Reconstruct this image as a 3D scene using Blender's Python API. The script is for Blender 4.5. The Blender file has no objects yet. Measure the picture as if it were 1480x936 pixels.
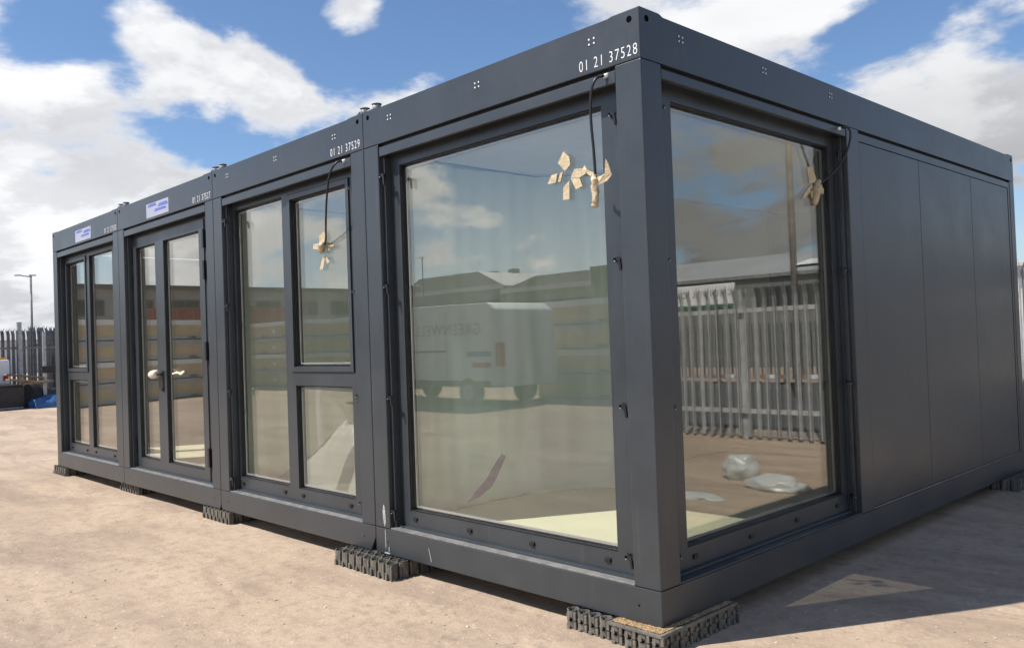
import bpy, bmesh, math, random
from mathutils import Vector, Matrix, noise as mnoise
random.seed(7)
PI = math.pi
scene = bpy.context.scene
col = scene.collection
GZ = -0.11                                   # yard level; cabin undersides are z = 0

# ------------------------------------------------------------------ materials
def newmat(name):
    m = bpy.data.materials.new(name); m.use_nodes = True
    nt = m.node_tree; nt.nodes.clear()
    out = nt.nodes.new('ShaderNodeOutputMaterial')
    return m, nt, out
def N(nt, t, **kw):
    n = nt.nodes.new(t)
    for k, v in kw.items():
        if k in n.inputs: n.inputs[k].default_value = v
        else: setattr(n, k, v)
    return n
def L(nt, a, b): nt.links.new(a, b)
def rgb(c): return (c[0], c[1], c[2], 1.0)

def simple(name, c, rough=.5, metal=0., var=.12, scale=6., bump=0., bscale=40., spec=.5, c2=None, detail=5.):
    m, nt, out = newmat(name)
    b = N(nt, 'ShaderNodeBsdfPrincipled', Roughness=rough, Metallic=metal)
    b.inputs['Specular IOR Level'].default_value = spec
    tc = N(nt, 'ShaderNodeTexCoord')
    nz = N(nt, 'ShaderNodeTexNoise', Scale=scale, Detail=detail, Roughness=.6)
    L(nt, tc.outputs['Object'], nz.inputs['Vector'])
    mx = N(nt, 'ShaderNodeMix', data_type='RGBA')
    lo = c2 if c2 else tuple(x * (1 - var) for x in c)
    hi = c if c2 else tuple(min(1, x * (1 + var)) for x in c)
    mx.inputs[6].default_value = rgb(lo); mx.inputs[7].default_value = rgb(hi)
    mr = N(nt, 'ShaderNodeMapRange'); mr.inputs[1].default_value = .3; mr.inputs[2].default_value = .7
    L(nt, nz.outputs['Fac'], mr.inputs[0]); L(nt, mr.outputs[0], mx.inputs[0])
    L(nt, mx.outputs[2], b.inputs['Base Color'])
    if bump:
        n2 = N(nt, 'ShaderNodeTexNoise', Scale=bscale, Detail=4.)
        L(nt, tc.outputs['Object'], n2.inputs['Vector'])
        bp = N(nt, 'ShaderNodeBump', Strength=bump, Distance=.01)
        L(nt, n2.outputs['Fac'], bp.inputs['Height']); L(nt, bp.outputs[0], b.inputs['Normal'])
    L(nt, b.outputs[0], out.inputs['Surface'])
    return m

def paint_material():
    m, nt, out = newmat('anthracite_paint')
    b = N(nt, 'ShaderNodeBsdfPrincipled', Roughness=.42)
    b.inputs['Specular IOR Level'].default_value = .6
    tc = N(nt, 'ShaderNodeTexCoord')
    n1 = N(nt, 'ShaderNodeTexNoise', Scale=2.2, Detail=6., Roughness=.65)
    n2 = N(nt, 'ShaderNodeTexNoise', Scale=60., Detail=3., Roughness=.6)
    mp = N(nt, 'ShaderNodeMapping'); mp.inputs['Scale'].default_value = (7., 7., .5)
    n3 = N(nt, 'ShaderNodeTexNoise', Scale=3., Detail=5., Roughness=.7)
    geo = N(nt, 'ShaderNodeNewGeometry')
    L(nt, geo.outputs['Position'], n1.inputs['Vector']); L(nt, geo.outputs['Position'], n2.inputs['Vector'])
    L(nt, geo.outputs['Position'], mp.inputs['Vector']); L(nt, mp.outputs[0], n3.inputs['Vector'])
    mr = N(nt, 'ShaderNodeMapRange'); mr.inputs[1].default_value = .35; mr.inputs[2].default_value = .75
    L(nt, n1.outputs['Fac'], mr.inputs[0])
    mx = N(nt, 'ShaderNodeMix', data_type='RGBA')
    mx.inputs[6].default_value = (.032, .038, .0435, 1); mx.inputs[7].default_value = (.045, .052, .058, 1)
    L(nt, mr.outputs[0], mx.inputs[0])
    # thin dusty runs and specks of grime
    mr3 = N(nt, 'ShaderNodeMapRange'); mr3.inputs[1].default_value = .58; mr3.inputs[2].default_value = .8; mr3.inputs[4].default_value = .22
    L(nt, n3.outputs['Fac'], mr3.inputs[0])
    mx2 = N(nt, 'ShaderNodeMix', data_type='RGBA'); mx2.inputs[7].default_value = (.16, .145, .125, 1)
    L(nt, mr3.outputs[0], mx2.inputs[0]); L(nt, mx.outputs[2], mx2.inputs[6])
    L(nt, mx2.outputs[2], b.inputs['Base Color'])
    mr2 = N(nt, 'ShaderNodeMapRange'); mr2.inputs[1].default_value = .3; mr2.inputs[2].default_value = .7
    mr2.inputs[3].default_value = .27; mr2.inputs[4].default_value = .39
    L(nt, n1.outputs['Fac'], mr2.inputs[0]); L(nt, mr2.outputs[0], b.inputs['Roughness'])
    bp = N(nt, 'ShaderNodeBump', Strength=.04, Distance=.003)
    L(nt, n2.outputs['Fac'], bp.inputs['Height'])
    bp2 = N(nt, 'ShaderNodeBump', Strength=.12, Distance=.02)
    L(nt, n1.outputs['Fac'], bp2.inputs['Height']); L(nt, bp.outputs[0], bp2.inputs['Normal'])
    L(nt, bp2.outputs[0], b.inputs['Normal'])
    L(nt, b.outputs[0], out.inputs['Surface'])
    return m

def glass_material(name='window_glass', tint=(.990, .994, .989), f0=.062, refl=(1., .98, .945)):
    m, nt, out = newmat(name)
    tr = N(nt, 'ShaderNodeBsdfTransparent', Color=rgb(tint))
    gl = N(nt, 'ShaderNodeBsdfGlossy', Roughness=.0, Color=rgb(refl))
    geo = N(nt, 'ShaderNodeNewGeometry')
    dt = N(nt, 'ShaderNodeVectorMath', operation='DOT_PRODUCT')
    L(nt, geo.outputs['Normal'], dt.inputs[0]); L(nt, geo.outputs['Incoming'], dt.inputs[1])
    ab = N(nt, 'ShaderNodeMath', operation='ABSOLUTE'); L(nt, dt.outputs['Value'], ab.inputs[0])
    om = N(nt, 'ShaderNodeMath', operation='SUBTRACT'); om.inputs[0].default_value = 1.; L(nt, ab.outputs[0], om.inputs[1])
    pw = N(nt, 'ShaderNodeMath', operation='POWER'); pw.inputs[1].default_value = 5.; L(nt, om.outputs[0], pw.inputs[0])
    ma = N(nt, 'ShaderNodeMath', operation='MULTIPLY_ADD'); ma.inputs[1].default_value = 1 - f0; ma.inputs[2].default_value = f0
    L(nt, pw.outputs[0], ma.inputs[0])
    # slight waviness of the toughened panes
    nz = N(nt, 'ShaderNodeTexNoise', Scale=1.6, Detail=1.)
    L(nt, geo.outputs['Position'], nz.inputs['Vector'])
    bp = N(nt, 'ShaderNodeBump', Strength=.006, Distance=.02)
    L(nt, nz.outputs['Fac'], bp.inputs['Height']); L(nt, bp.outputs[0], gl.inputs['Normal'])
    mx = N(nt, 'ShaderNodeMixShader'); L(nt, ma.outputs[0], mx.inputs[0])
    L(nt, tr.outputs[0], mx.inputs[1]); L(nt, gl.outputs[0], mx.inputs[2])
    L(nt, mx.outputs[0], out.inputs['Surface'])
    return m

def sheet_material(name, c, transp=.25):
    m, nt, out = newmat(name)
    d = N(nt, 'ShaderNodeBsdfDiffuse', Color=rgb(c)); t = N(nt, 'ShaderNodeBsdfTranslucent', Color=rgb(c))
    g = N(nt, 'ShaderNodeBsdfGlossy', Roughness=.3); tr = N(nt, 'ShaderNodeBsdfTransparent')
    a = N(nt, 'ShaderNodeMixShader'); a.inputs[0].default_value = .34
    L(nt, d.outputs[0], a.inputs[1]); L(nt, t.outputs[0], a.inputs[2])
    b = N(nt, 'ShaderNodeMixShader'); b.inputs[0].default_value = .06
    L(nt, a.outputs[0], b.inputs[1]); L(nt, g.outputs[0], b.inputs[2])
    e = N(nt, 'ShaderNodeMixShader'); e.inputs[0].default_value = transp
    L(nt, b.outputs[0], e.inputs[1]); L(nt, tr.outputs[0], e.inputs[2])
    L(nt, e.outputs[0], out.inputs['Surface'])
    return m

def ground_material():
    m, nt, out = newmat('dusty_concrete_ground')
    b = N(nt, 'ShaderNodeBsdfPrincipled', Roughness=.9)
    b.inputs['Specular IOR Level'].default_value = .15
    geo = N(nt, 'ShaderNodeNewGeometry'); P = geo.outputs['Position']
    def noise(scale, detail=6., rough=.6, vec=P, dist=0.):
        n = N(nt, 'ShaderNodeTexNoise', Scale=scale, Detail=detail, Roughness=rough, Distortion=dist); L(nt, vec, n.inputs['Vector']); return n.outputs['Fac']
    def rng(v, a, b_, lo=0., hi=1.):
        r = N(nt, 'ShaderNodeMapRange'); r.inputs[1].default_value = a; r.inputs[2].default_value = b_
        r.inputs[3].default_value = lo; r.inputs[4].default_value = hi; L(nt, v, r.inputs[0]); return r.outputs[0]
    def mix(f, a, b_, mode='MIX'):
        x = N(nt, 'ShaderNodeMix', data_type='RGBA', blend_type=mode)
        for s, v in ((6, a), (7, b_)):
            if isinstance(v, tuple): x.inputs[s].default_value = rgb(v)
            else: L(nt, v, x.inputs[s])
        if isinstance(f, float): x.inputs[0].default_value = f
        else: L(nt, f, x.inputs[0])
        return x.outputs[2]
    mp = N(nt, 'ShaderNodeMapping'); mp.inputs['Scale'].default_value = (.35, 1.3, 1.); mp.inputs['Rotation'].default_value = (0, 0, .35)
    L(nt, P, mp.inputs['Vector'])
    c = mix(rng(noise(.55, 7., .62), .34, .66), (.42, .315, .226), (.515, .402, .300))
    c = mix(rng(noise(1.1, 8., .7, mp.outputs[0], .6), .46, .64, 0., .80), c, (.255, .190, .145))
    mp2 = N(nt, 'ShaderNodeMapping'); mp2.inputs['Scale'].default_value = (.10, 1.9, 1.); mp2.inputs['Rotation'].default_value = (0, 0, -.30); L(nt, P, mp2.inputs['Vector'])
    c = mix(rng(noise(1.0, 6., .62, mp2.outputs[0], .4), .52, .66, 0., .45), c, (.30, .225, .170))
    c = mix(rng(noise(.38, 5., .6, P, 1.2), .50, .60, 0., .35), c, (.31, .235, .180))
    c = mix(rng(noise(2.6, 8., .7), .52, .74, 0., .55), c, (.53, .40, .29))
    c = mix(rng(noise(9., 6., .75), .48, .74, 0., .72), c, (.205, .150, .112))
    c = mix(rng(noise(20., 5., .75, P, .8), .58, .74, 0., .42), c, (.17, .122, .09))
    c = mix(rng(noise(45., 4., .7), .52, .78, 0., .4), c, (.16, .118, .088))
    c = mix(rng(noise(120., 3., .7), .35, .8, 0., .35), c, (.56, .44, .33))
    vo = N(nt, 'ShaderNodeTexVoronoi', Scale=26., Randomness=1.); L(nt, P, vo.inputs['Vector'])
    sel = rng(vo.outputs['Color'], .80, .81)
    # pale grit: small dots in a fifth of the cells
    sp = N(nt, 'ShaderNodeMath', operation='MULTIPLY'); L(nt, rng(vo.outputs['Distance'], .20, .10), sp.inputs[0])
    sx = N(nt, 'ShaderNodeSeparateColor'); L(nt, vo.outputs['Color'], sx.inputs[0])
    L(nt, rng(sx.outputs[0], .86, .88), sp.inputs[1])
    c = mix(sp.outputs[0], c, (.62, .56, .48))
    vd = N(nt, 'ShaderNodeTexVoronoi', Scale=17., Randomness=1.); L(nt, P, vd.inputs['Vector'])
    sx2 = N(nt, 'ShaderNodeSeparateColor'); L(nt, vd.outputs['Color'], sx2.inputs[0])
    sp2 = N(nt, 'ShaderNodeMath', operation='MULTIPLY'); L(nt, rng(vd.outputs['Distance'], .16, .08), sp2.inputs[0]); L(nt, rng(sx2.outputs[1], .9, .92), sp2.inputs[1])
    c = mix(sp2.outputs[0], c, (.10, .075, .055))
    L(nt, c, b.inputs['Base Color'])
    h1 = noise(14., 8., .75); h2 = noise(90., 4., .7); h3 = noise(2.2, 5., .6)
    b1 = N(nt, 'ShaderNodeBump', Strength=.55, Distance=.02); L(nt, h1, b1.inputs['Height'])
    b2 = N(nt, 'ShaderNodeBump', Strength=.5, Distance=.006); L(nt, h2, b2.inputs['Height']); L(nt, b1.outputs[0], b2.inputs['Normal'])
    b3 = N(nt, 'ShaderNodeBump', Strength=.4, Distance=.05); L(nt, h3, b3.inputs['Height']); L(nt, b2.outputs[0], b3.inputs['Normal'])
    L(nt, b3.outputs[0], b.inputs['Normal'])
    L(nt, b.outputs[0], out.inputs['Surface'])
    return m

M = {}
M['paint'] = paint_material()
M['glass'] = glass_material()
M['glass_side'] = glass_material('tinted_side_glass', (.88, .885, .87), .12)
M['ground'] = ground_material()
M['gasket'] = simple('black_gasket_rubber', (.008, .008, .009), .5)
M['black'] = simple('black_plastic', (.012, .012, .013), .35)
M['spacer'] = simple('grey_spacer_bar', (.42, .42, .40), .4, .3)
M['cable'] = simple('black_cable_rubber', (.012, .012, .014), .38)
M['white_plastic'] = simple('white_plastic', (.75, .75, .73), .4)
M['tape'] = simple('beige_masking_tape', (.52, .42, .27), .75, var=.25, scale=45., bump=.6, bscale=90.)
M['hole'] = simple('hole_shade_black', (.004, .004, .005), 1., spec=0.)  # flat black that paints the shade inside the lifting holes
M['lettering'] = simple('white_lettering', (.78, .78, .78), .5, var=.03)
M['sticker'] = simple('white_sticker', (.36, .37, .46), .35, var=.05)
M['sticker_blue'] = simple('blue_sticker_print', (.11, .13, .42), .35, var=.1)
M['scratch'] = simple('bare_scratched_metal', (.34, .345, .345), .55, var=.4, scale=60.)
M['galv'] = simple('galvanised_steel', (.40, .41, .42), .42, .55, var=.25, scale=9.)
M['galv_dull'] = simple('weathered_galvanised_steel', (.25, .255, .26), .6, .3, var=.3, scale=5.)
M['pale_galv'] = simple('pale_weathered_zinc', (.46, .465, .46), .6, var=.25, scale=5.)
M['grid'] = simple('dark_recycled_plastic', (.135, .122, .100), .75, var=.4, scale=14., bump=.3)
M['grit'] = simple('tan_grit_fill', (.50, .34, .17), .9, c2=(.22, .14, .07), scale=70., bump=.9, bscale=140.)
M['floor'] = simple('pale_yellow_floor_vinyl', (.80, .79, .56), .45, var=.05, scale=2.)
M['inner_wall'] = simple('pale_inner_wall', (.40, .40, .385), .6, var=.04)
M['inner_ceiling'] = simple('white_ceiling_board', (.75, .75, .73), .7, var=.04)
M['sheet'] = sheet_material('milky_polythene', (.86, .95, .89), .02)
M['bag'] = sheet_material('thin_white_plastic', (.72, .74, .72), .10)
M['dark_strip'] = simple('dark_purple_tape', (.022, .024, .048), .6)
M['cardboard'] = simple('brown_cardboard', (.46, .31, .16), .8, var=.1)
M['pack_grey'] = simple('pack_steel_grey', (.36, .37, .38), .55, var=.12)
M['pack_dark'] = simple('pack_dark_rail', (.04, .042, .045), .6)  # dark rails between the stacked packs
M['pack_beige'] = simple('pack_plywood_beige', (.52, .40, .24), .7, var=.15, scale=3.)
M['pack_white'] = simple('pack_white_cap', (.72, .72, .70), .5)
M['van_white'] = simple('white_van_paint', (.74, .75, .75), .3, var=.03)
M['van_text'] = simple('dark_green_lettering', (.008, .03, .018), .5)
M['stripe_blue'] = simple('blue_stripe', (.05, .16, .42), .4)
M['red_lens'] = simple('red_lamp_lens', (.45, .02, .02), .25)
M['tyre'] = simple('tyre_rubber', (.02, .02, .02), .8)
M['dark_glass'] = simple('dark_vehicle_glass', (.02, .025, .03), .08)
M['green_box'] = simple('green_container_paint', (.035, .11, .07), .5, var=.2)
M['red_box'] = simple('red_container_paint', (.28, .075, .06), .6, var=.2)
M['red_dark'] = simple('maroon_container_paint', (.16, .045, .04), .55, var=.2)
M['shed_grey'] = simple('grey_green_cladding', (.27, .29, .27), .6, var=.15, scale=.3)
M['shed_roof'] = simple('grey_roof_sheeting', (.36, .37, .36), .6, var=.12, scale=.4)
M['office_wall'] = simple('grey_office_render', (.33, .33, .31), .8, var=.08, scale=.4)
M['office_band'] = simple('dark_office_band', (.12, .12, .12), .7)
M['ware_wall'] = simple('pale_grey_cladding', (.56, .57, .58), .55, var=.06, scale=.4)
M['ware_grey'] = simple('dark_grey_cladding', (.17, .18, .17), .6, var=.1, scale=.4)
M['ware_dark'] = simple('dark_loading_bay', (.03, .032, .035), .8)
M['sign_white'] = simple('white_sign_board', (.82, .82, .80), .5, var=.03)
M['sign_green'] = simple('green_sign_stripe', (.02, .20, .09), .5)
M['wood'] = simple('weathered_timber', (.22, .16, .10), .8, var=.3, scale=8.)
M['pole_wood'] = simple('telegraph_pole_timber', (.27, .235, .19), .85, var=.3, scale=4.)
M['tarp'] = simple('blue_tarpaulin', (.035, .11, .26), .4, var=.3, scale=6.)
M['dark_metal'] = simple('dark_rusty_metal', (.035, .03, .028), .7, var=.4)
M['orange'] = simple('orange_barrier_plastic', (.34, .20, .16), .6)
M['amber'] = simple('amber_plastic', (.65, .28, .03), .35)
M['asphalt'] = simple('worn_asphalt', (.075, .073, .07), .9, var=.25, scale=1.5)
M['stone'] = simple('pale_stone', (.44, .37, .30), .9, var=.35, scale=25.)
M['reveal'] = simple('brown_frame_reveal', (.07, .055, .05), .5)

# ------------------------------------------------------------------ mesh helpers
def tag(o, label=None, cat=None, group=None, kind=None):
    if label: o['label'] = label
    if cat: o['category'] = cat
    if group: o['group'] = group
    if kind: o['kind'] = kind
    return o
def empty(name, loc=(0, 0, 0), rz=0., label=None, cat=None, group=None):
    o = bpy.data.objects.new(name, None); col.objects.link(o)
    o.location = loc; o.rotation_euler = (0, 0, rz); o.empty_display_size = .1
    return tag(o, label, cat, group)
class MB:
    """collects shapes; build() links them as ONE mesh object"""
    def __init__(s): s.bm = bmesh.new()
    def box(s, x0, x1, y0, y1, z0, z1, mi=0, bev=0.):
        if x0 > x1: x0, x1 = x1, x0
        if y0 > y1: y0, y1 = y1, y0
        if z0 > z1: z0, z1 = z1, z0
        v = [s.bm.verts.new(p) for p in ((x0,y0,z0),(x1,y0,z0),(x1,y1,z0),(x0,y1,z0),(x0,y0,z1),(x1,y0,z1),(x1,y1,z1),(x0,y1,z1))]
        fs = [s.bm.faces.new([v[i] for i in q]) for q in ((3,2,1,0),(4,5,6,7),(0,1,5,4),(1,2,6,5),(2,3,7,6),(3,0,4,7))]
        for f in fs: f.material_index = mi
        if bev:
            es = list({e for f in fs for e in f.edges})
            r = bmesh.ops.bevel(s.bm, geom=es, offset=bev, segments=2, affect='EDGES', profile=.5)
            for f in r['faces']: f.material_index = mi
        return s
    def prism(s, poly, axis, a, b, mi=0, bev=0., pick=None):
        """poly in the two other axes (in x,y,z order), extruded along axis from a to b"""
        def P(u, v, w):
            return {'x': (w, u, v), 'y': (u, w, v), 'z': (u, v, w)}[axis]
        A = [s.bm.verts.new(P(u, v, a)) for u, v in poly]; B = [s.bm.verts.new(P(u, v, b)) for u, v in poly]
        n = len(poly); fs = [s.bm.faces.new(A[::-1]), s.bm.faces.new(B)]
        for i in range(n): fs.append(s.bm.faces.new((A[i], A[(i+1) % n], B[(i+1) % n], B[i])))
        for f in fs: f.material_index = mi
        if bev:
            es = [e for e in {e for f in fs for e in f.edges} if pick is None or all(pick(v.co) for v in e.verts)]
            r = bmesh.ops.bevel(s.bm, geom=es, offset=bev, segments=2, affect='EDGES', profile=.5)
            for f in r['faces']: f.material_index = mi
        return s
    def cyl(s, p0, p1, r0, r1=None, n=12, mi=0, caps=True):
        r1 = r0 if r1 is None else r1
        p0, p1 = Vector(p0), Vector(p1); d = (p1 - p0).normalized()
        u = d.orthogonal().normalized(); w = d.cross(u)
        A = [s.bm.verts.new(p0 + (u*math.cos(2*PI*i/n) + w*math.sin(2*PI*i/n))*r0) for i in range(n)]
        B = [s.bm.verts.new(p1 + (u*math.cos(2*PI*i/n) + w*math.sin(2*PI*i/n))*r1) for i in range(n)]
        for i in range(n):
            f = s.bm.faces.new((A[i], A[(i+1) % n], B[(i+1) % n], B[i])); f.smooth = True; f.material_index = mi
        if caps:
            s.bm.faces.new(A[::-1]).material_index = mi; s.bm.faces.new(B).material_index = mi
        return s
    def tube(s, pts, r, n=10, mi=0):
        pts = [Vector(p) for p in pts]; rings = []
        u = None
        for i, p in enumerate(pts):
            d = (pts[min(i+1, len(pts)-1)] - pts[max(i-1, 0)]).normalized()
            if u is None: u = d.orthogonal().normalized()
            u = (u - d*u.dot(d)).normalized(); w = d.cross(u)
            rr = r[i] if isinstance(r, (list, tuple)) else r
            rings.append([s.bm.verts.new(p + (u*math.cos(2*PI*k/n) + w*math.sin(2*PI*k/n))*rr) for k in range(n)])
        for a, b in zip(rings, rings[1:]):
            for k in range(n):
                f = s.bm.faces.new((a[k], a[(k+1) % n], b[(k+1) % n], b[k])); f.smooth = True; f.material_index = mi
        s.bm.faces.new(rings[0][::-1]).material_index = mi; s.bm.faces.new(rings[-1]).material_index = mi
        return s
    def crumple(s, amt, seed, sc=60.):
        for v in s.bm.verts:
            p = v.co*sc; v.co += Vector((mnoise.noise(p + Vector((seed, 0, 0))), mnoise.noise(p + Vector((0, seed, 0))), mnoise.noise(p + Vector((0, 0, seed)))))*amt
        return s
    def face(s, pts, mi=0, smooth=False):
        f = s.bm.faces.new([s.bm.verts.new(p) for p in pts]); f.material_index = mi; f.smooth = smooth; return s
    def slab(s, pts, nrm, t, mi=0):
        """a flat outline given real thickness t along nrm"""
        nrm = Vector(nrm).normalized()*t
        A = [s.bm.verts.new(p) for p in pts]; B = [s.bm.verts.new(Vector(p) + nrm) for p in pts]
        n = len(pts); s.bm.faces.new(A[::-1]).material_index = mi; s.bm.faces.new(B).material_index = mi
        for i in range(n): s.bm.faces.new((A[i], A[(i+1) % n], B[(i+1) % n], B[i])).material_index = mi
        return s
    def build(s, name, mats, parent=None, loc=(0, 0, 0), fix=True):
        if fix: bmesh.ops.recalc_face_normals(s.bm, faces=s.bm.faces)
        me = bpy.data.meshes.new(name); s.bm.to_mesh(me); s.bm.free()
        for m in (mats if isinstance(mats, (list, tuple)) else [mats]): me.materials.append(M[m] if isinstance(m, str) else m)
        o = bpy.data.objects.new(name, me); col.objects.link(o); o.location = loc
        if parent: o.parent = parent
        return o
def spline(pts, n=8):
    pts = [Vector(p) for p in pts]; out = []
    for i in range(len(pts)-1):
        p0, p1, p2, p3 = pts[max(i-1, 0)], pts[i], pts[i+1], pts[min(i+2, len(pts)-1)]
        for k in range(n):
            t = k/n
            out.append(.5*((2*p1) + (p2-p0)*t + (2*p0-5*p1+4*p2-p3)*t*t + (3*p1-p0-3*p2+p3)*t**3))
    return out + [pts[-1]]
def text(name, body, mat, parent, loc, rot, width, height, ext=.0012, spacing=1.1):
    cu = bpy.data.curves.new(name, 'FONT'); cu.body = body; cu.space_character = spacing; cu.extrude = .004; cu.offset = -.012; cu.resolution_u = 3
    tmp = bpy.data.objects.new(name + '_source', cu); col.objects.link(tmp)
    bpy.context.view_layer.update()
    me = bpy.data.meshes.new_from_object(tmp.evaluated_get(bpy.context.evaluated_depsgraph_get()))
    bpy.data.objects.remove(tmp); bpy.data.curves.remove(cu)
    xs = [v.co.x for v in me.vertices]; ys = [v.co.y for v in me.vertices]
    sx = width/(max(xs)-min(xs)); sy = height/(max(ys)-min(ys)); x0, y0 = min(xs), min(ys)
    for v in me.vertices: v.co = ((v.co.x-x0)*sx, (v.co.y-y0)*sy, v.co.z*ext/.004)
    me.name = name; me.materials.clear(); me.materials.append(M[mat])
    o = bpy.data.objects.new(name, me); col.objects.link(o); o.location = loc; o.rotation_euler = rot
    if parent: o.parent = parent
    return o
def share(src, name, parent, loc, rot=(0, 0, 0), scale=(1, 1, 1)):
    o = src.copy(); o.name = name; col.objects.link(o); o.parent = parent; o.location = loc; o.rotation_euler = rot; o.scale = scale; return o
def copy_tree(o, parent=None):
    c = o.copy(); col.objects.link(c); c.parent = parent
    for ch in [x for x in bpy.data.objects if x.parent == o]: copy_tree(ch, c)
    return c

# ------------------------------------------------------------------ camera (solved from the cabin's edges)
cam = bpy.data.cameras.new('camera'); co = bpy.data.objects.new('camera', cam); col.objects.link(co); scene.camera = co
f = Vector((-.721155, .692512, .019059)); r = Vector((.691699, .721295, -.035861)); u = Vector((.038582, .012678, .999175))
mw = Matrix.Identity(4)
for i in range(3): mw[i][0], mw[i][1], mw[i][2] = r[i], u[i], -f[i]
mw.translation = Vector((2.53287, -3.38185, 1.43824)); co.matrix_world = mw
cam.sensor_fit = 'HORIZONTAL'; cam.sensor_width = 36.; cam.lens = 1220.25/1480*36; cam.clip_start = .05; cam.clip_end = 3000.

# ------------------------------------------------------------------ ground
def gnoise(x, y):
    d = math.hypot(x, y); a = max(0., 1 - d/45.)
    return a*(.014*mnoise.noise((x*.45, y*.45, 1.3)) + .006*mnoise.noise((x*1.7, y*1.7, 5.1)))
def gsheet():
    g = []
    x = 0.
    while x < 9: g.append(x); x += .16
    st = .2
    while x < 900: g.append(x); x += st; st *= 1.16
    g.append(900.)
    ax = sorted({-a for a in g} | set(g))
    bm = bmesh.new(); vs = [[bm.verts.new((x-1.5, y+.5, GZ + gnoise(x-1.5, y+.5))) for x in ax] for y in ax]
    for j in range(len(ax)-1):
        for i in range(len(ax)-1):
            fc = bm.faces.new((vs[j][i], vs[j][i+1], vs[j+1][i+1], vs[j+1][i])); fc.smooth = True
    me = bpy.data.meshes.new('ground'); bm.to_mesh(me); bm.free(); me.materials.append(M['ground'])
    o = bpy.data.objects.new('ground', me); col.objects.link(o)
    return tag(o, 'dusty tan yard ground with pale grit and worn patches', 'ground', kind='structure')
gsheet()
road = MB(); road.box(-60, 80, 8.6, 19.5, GZ-.02, GZ+.03); road = road.build('road', 'asphalt'); tag(road, 'grey asphalt road running behind the palisade fence', 'road', kind='structure')

def gravel():
    bm = bmesh.new(); rnd = random.Random(3)
    for i in range(900):
        if rnd.random() < .5: x, y = rnd.uniform(-4, 3.0), rnd.uniform(-2.2, .2)
        else: x, y = rnd.uniform(-9, 3.5), rnd.uniform(-4, 4)
        if x < .25 and y > -.12: 
            if rnd.random() < .8: continue
        if rnd.random() < .45: x, y = rnd.uniform(.15, 3.2), rnd.uniform(-.6, 5.)
        s = .003 + .009*rnd.random()**3
        r_ = bmesh.ops.create_icosphere(bm, subdivisions=1, radius=s)
        sx, sy, sz = rnd.uniform(.7, 1.4), rnd.uniform(.7, 1.3), rnd.uniform(.4, .8); a = rnd.uniform(0, PI)
        for v in r_['verts']:
            c = v.co*(1 + rnd.uniform(-.25, .25)); X, Y = c.x*sx, c.y*sy
            v.co = (x + X*math.cos(a) - Y*math.sin(a), y + X*math.sin(a) + Y*math.cos(a), GZ + gnoise(x, y) + c.z*sz + s*.25)
    me = bpy.data.meshes.new('gravel'); bm.to_mesh(me); bm.free(); me.materials.append(M['stone'])
    o = bpy.data.objects.new('gravel', me); col.objects.link(o); tag(o, 'loose pale grit scattered over the yard', 'gravel', kind='stuff')
gravel()

# ------------------------------------------------------------------ cabins
W, D = 2.435, 5.98
PZ0, PZ1, TOP = .175, 2.82, 3.076
XL, XR = -2.265, -.165                        # front opening between the posts

def clip_mesh(mirror=1):
    b = MB()
    b.cyl((0, -.001, 0), (0, -.034, 0), .011, n=10)
    b.box(-.014, .014, -.006, .004, -.016, .016)
    b.prism([(-.006, .006), (.03*mirror, .012), (.042*mirror, .004), (.05*mirror, -.066), (.036*mirror, -.07), (.026*mirror, -.008), (-.006, -.008)], 'y', -.034, -.022)
    b.cyl((.004*mirror, -.034, -.011), (.004*mirror, -.040, -.011), .004, n=8, mi=1)
    return b
CLIP = {}
def add_clip(parent, x, z, y, mirror=1, side=False):
    key = mirror
    if key not in CLIP:
        CLIP[key] = clip_mesh(mirror).build('clip', ['black', 'galv'], parent, (x, y, z)); return CLIP[key]
    o = CLIP[key].copy(); col.objects.link(o); o.parent = parent; o.location = (x, y, z); o.scale = (.85, .85, .85); return o

def pane(parent, x0, x1, z0, z1, y, mat='glass'):
    """sealed double-glazed unit: two sheets and the pale spacer bar between them"""
    b = MB(); g = .004
    b.box(x0, x1, y, y+g, z0, z1, 0); b.box(x0, x1, y+.020, y+.020+g, z0, z1, 0)
    o = b.build('pane', [mat], parent)
    s = MB(); t = .012; i = .010
    for q in ((x0+i, x0+i+t, z0+i, z1-i), (x1-i-t, x1-i, z0+i, z1-i)): s.box(q[0], q[1], y+.006, y+.018, q[2], q[3])
    for q in ((x0+i+t, x1-i-t, z0+i, z0+i+t), (x0+i+t, x1-i-t, z1-i-t, z1-i)): s.box(q[0], q[1], y+.006, y+.018, q[2], q[3])
    s.build('spacer_bar', 'spacer', parent)
    return o
def rim(b, x0, x1, z0, z1, y0, y1, t, mi):
    """four butted strips just inside the hole x0..x1, z0..z1"""
    b.box(x0, x0+t, y0, y1, z0, z1, mi); b.box(x1-t, x1, y0, y1, z0, z1, mi)
    b.box(x0+t, x1-t, y0, y1, z0, z0+t, mi); b.box(x0+t, x1-t, y0, y1, z1-t, z1, mi)
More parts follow.
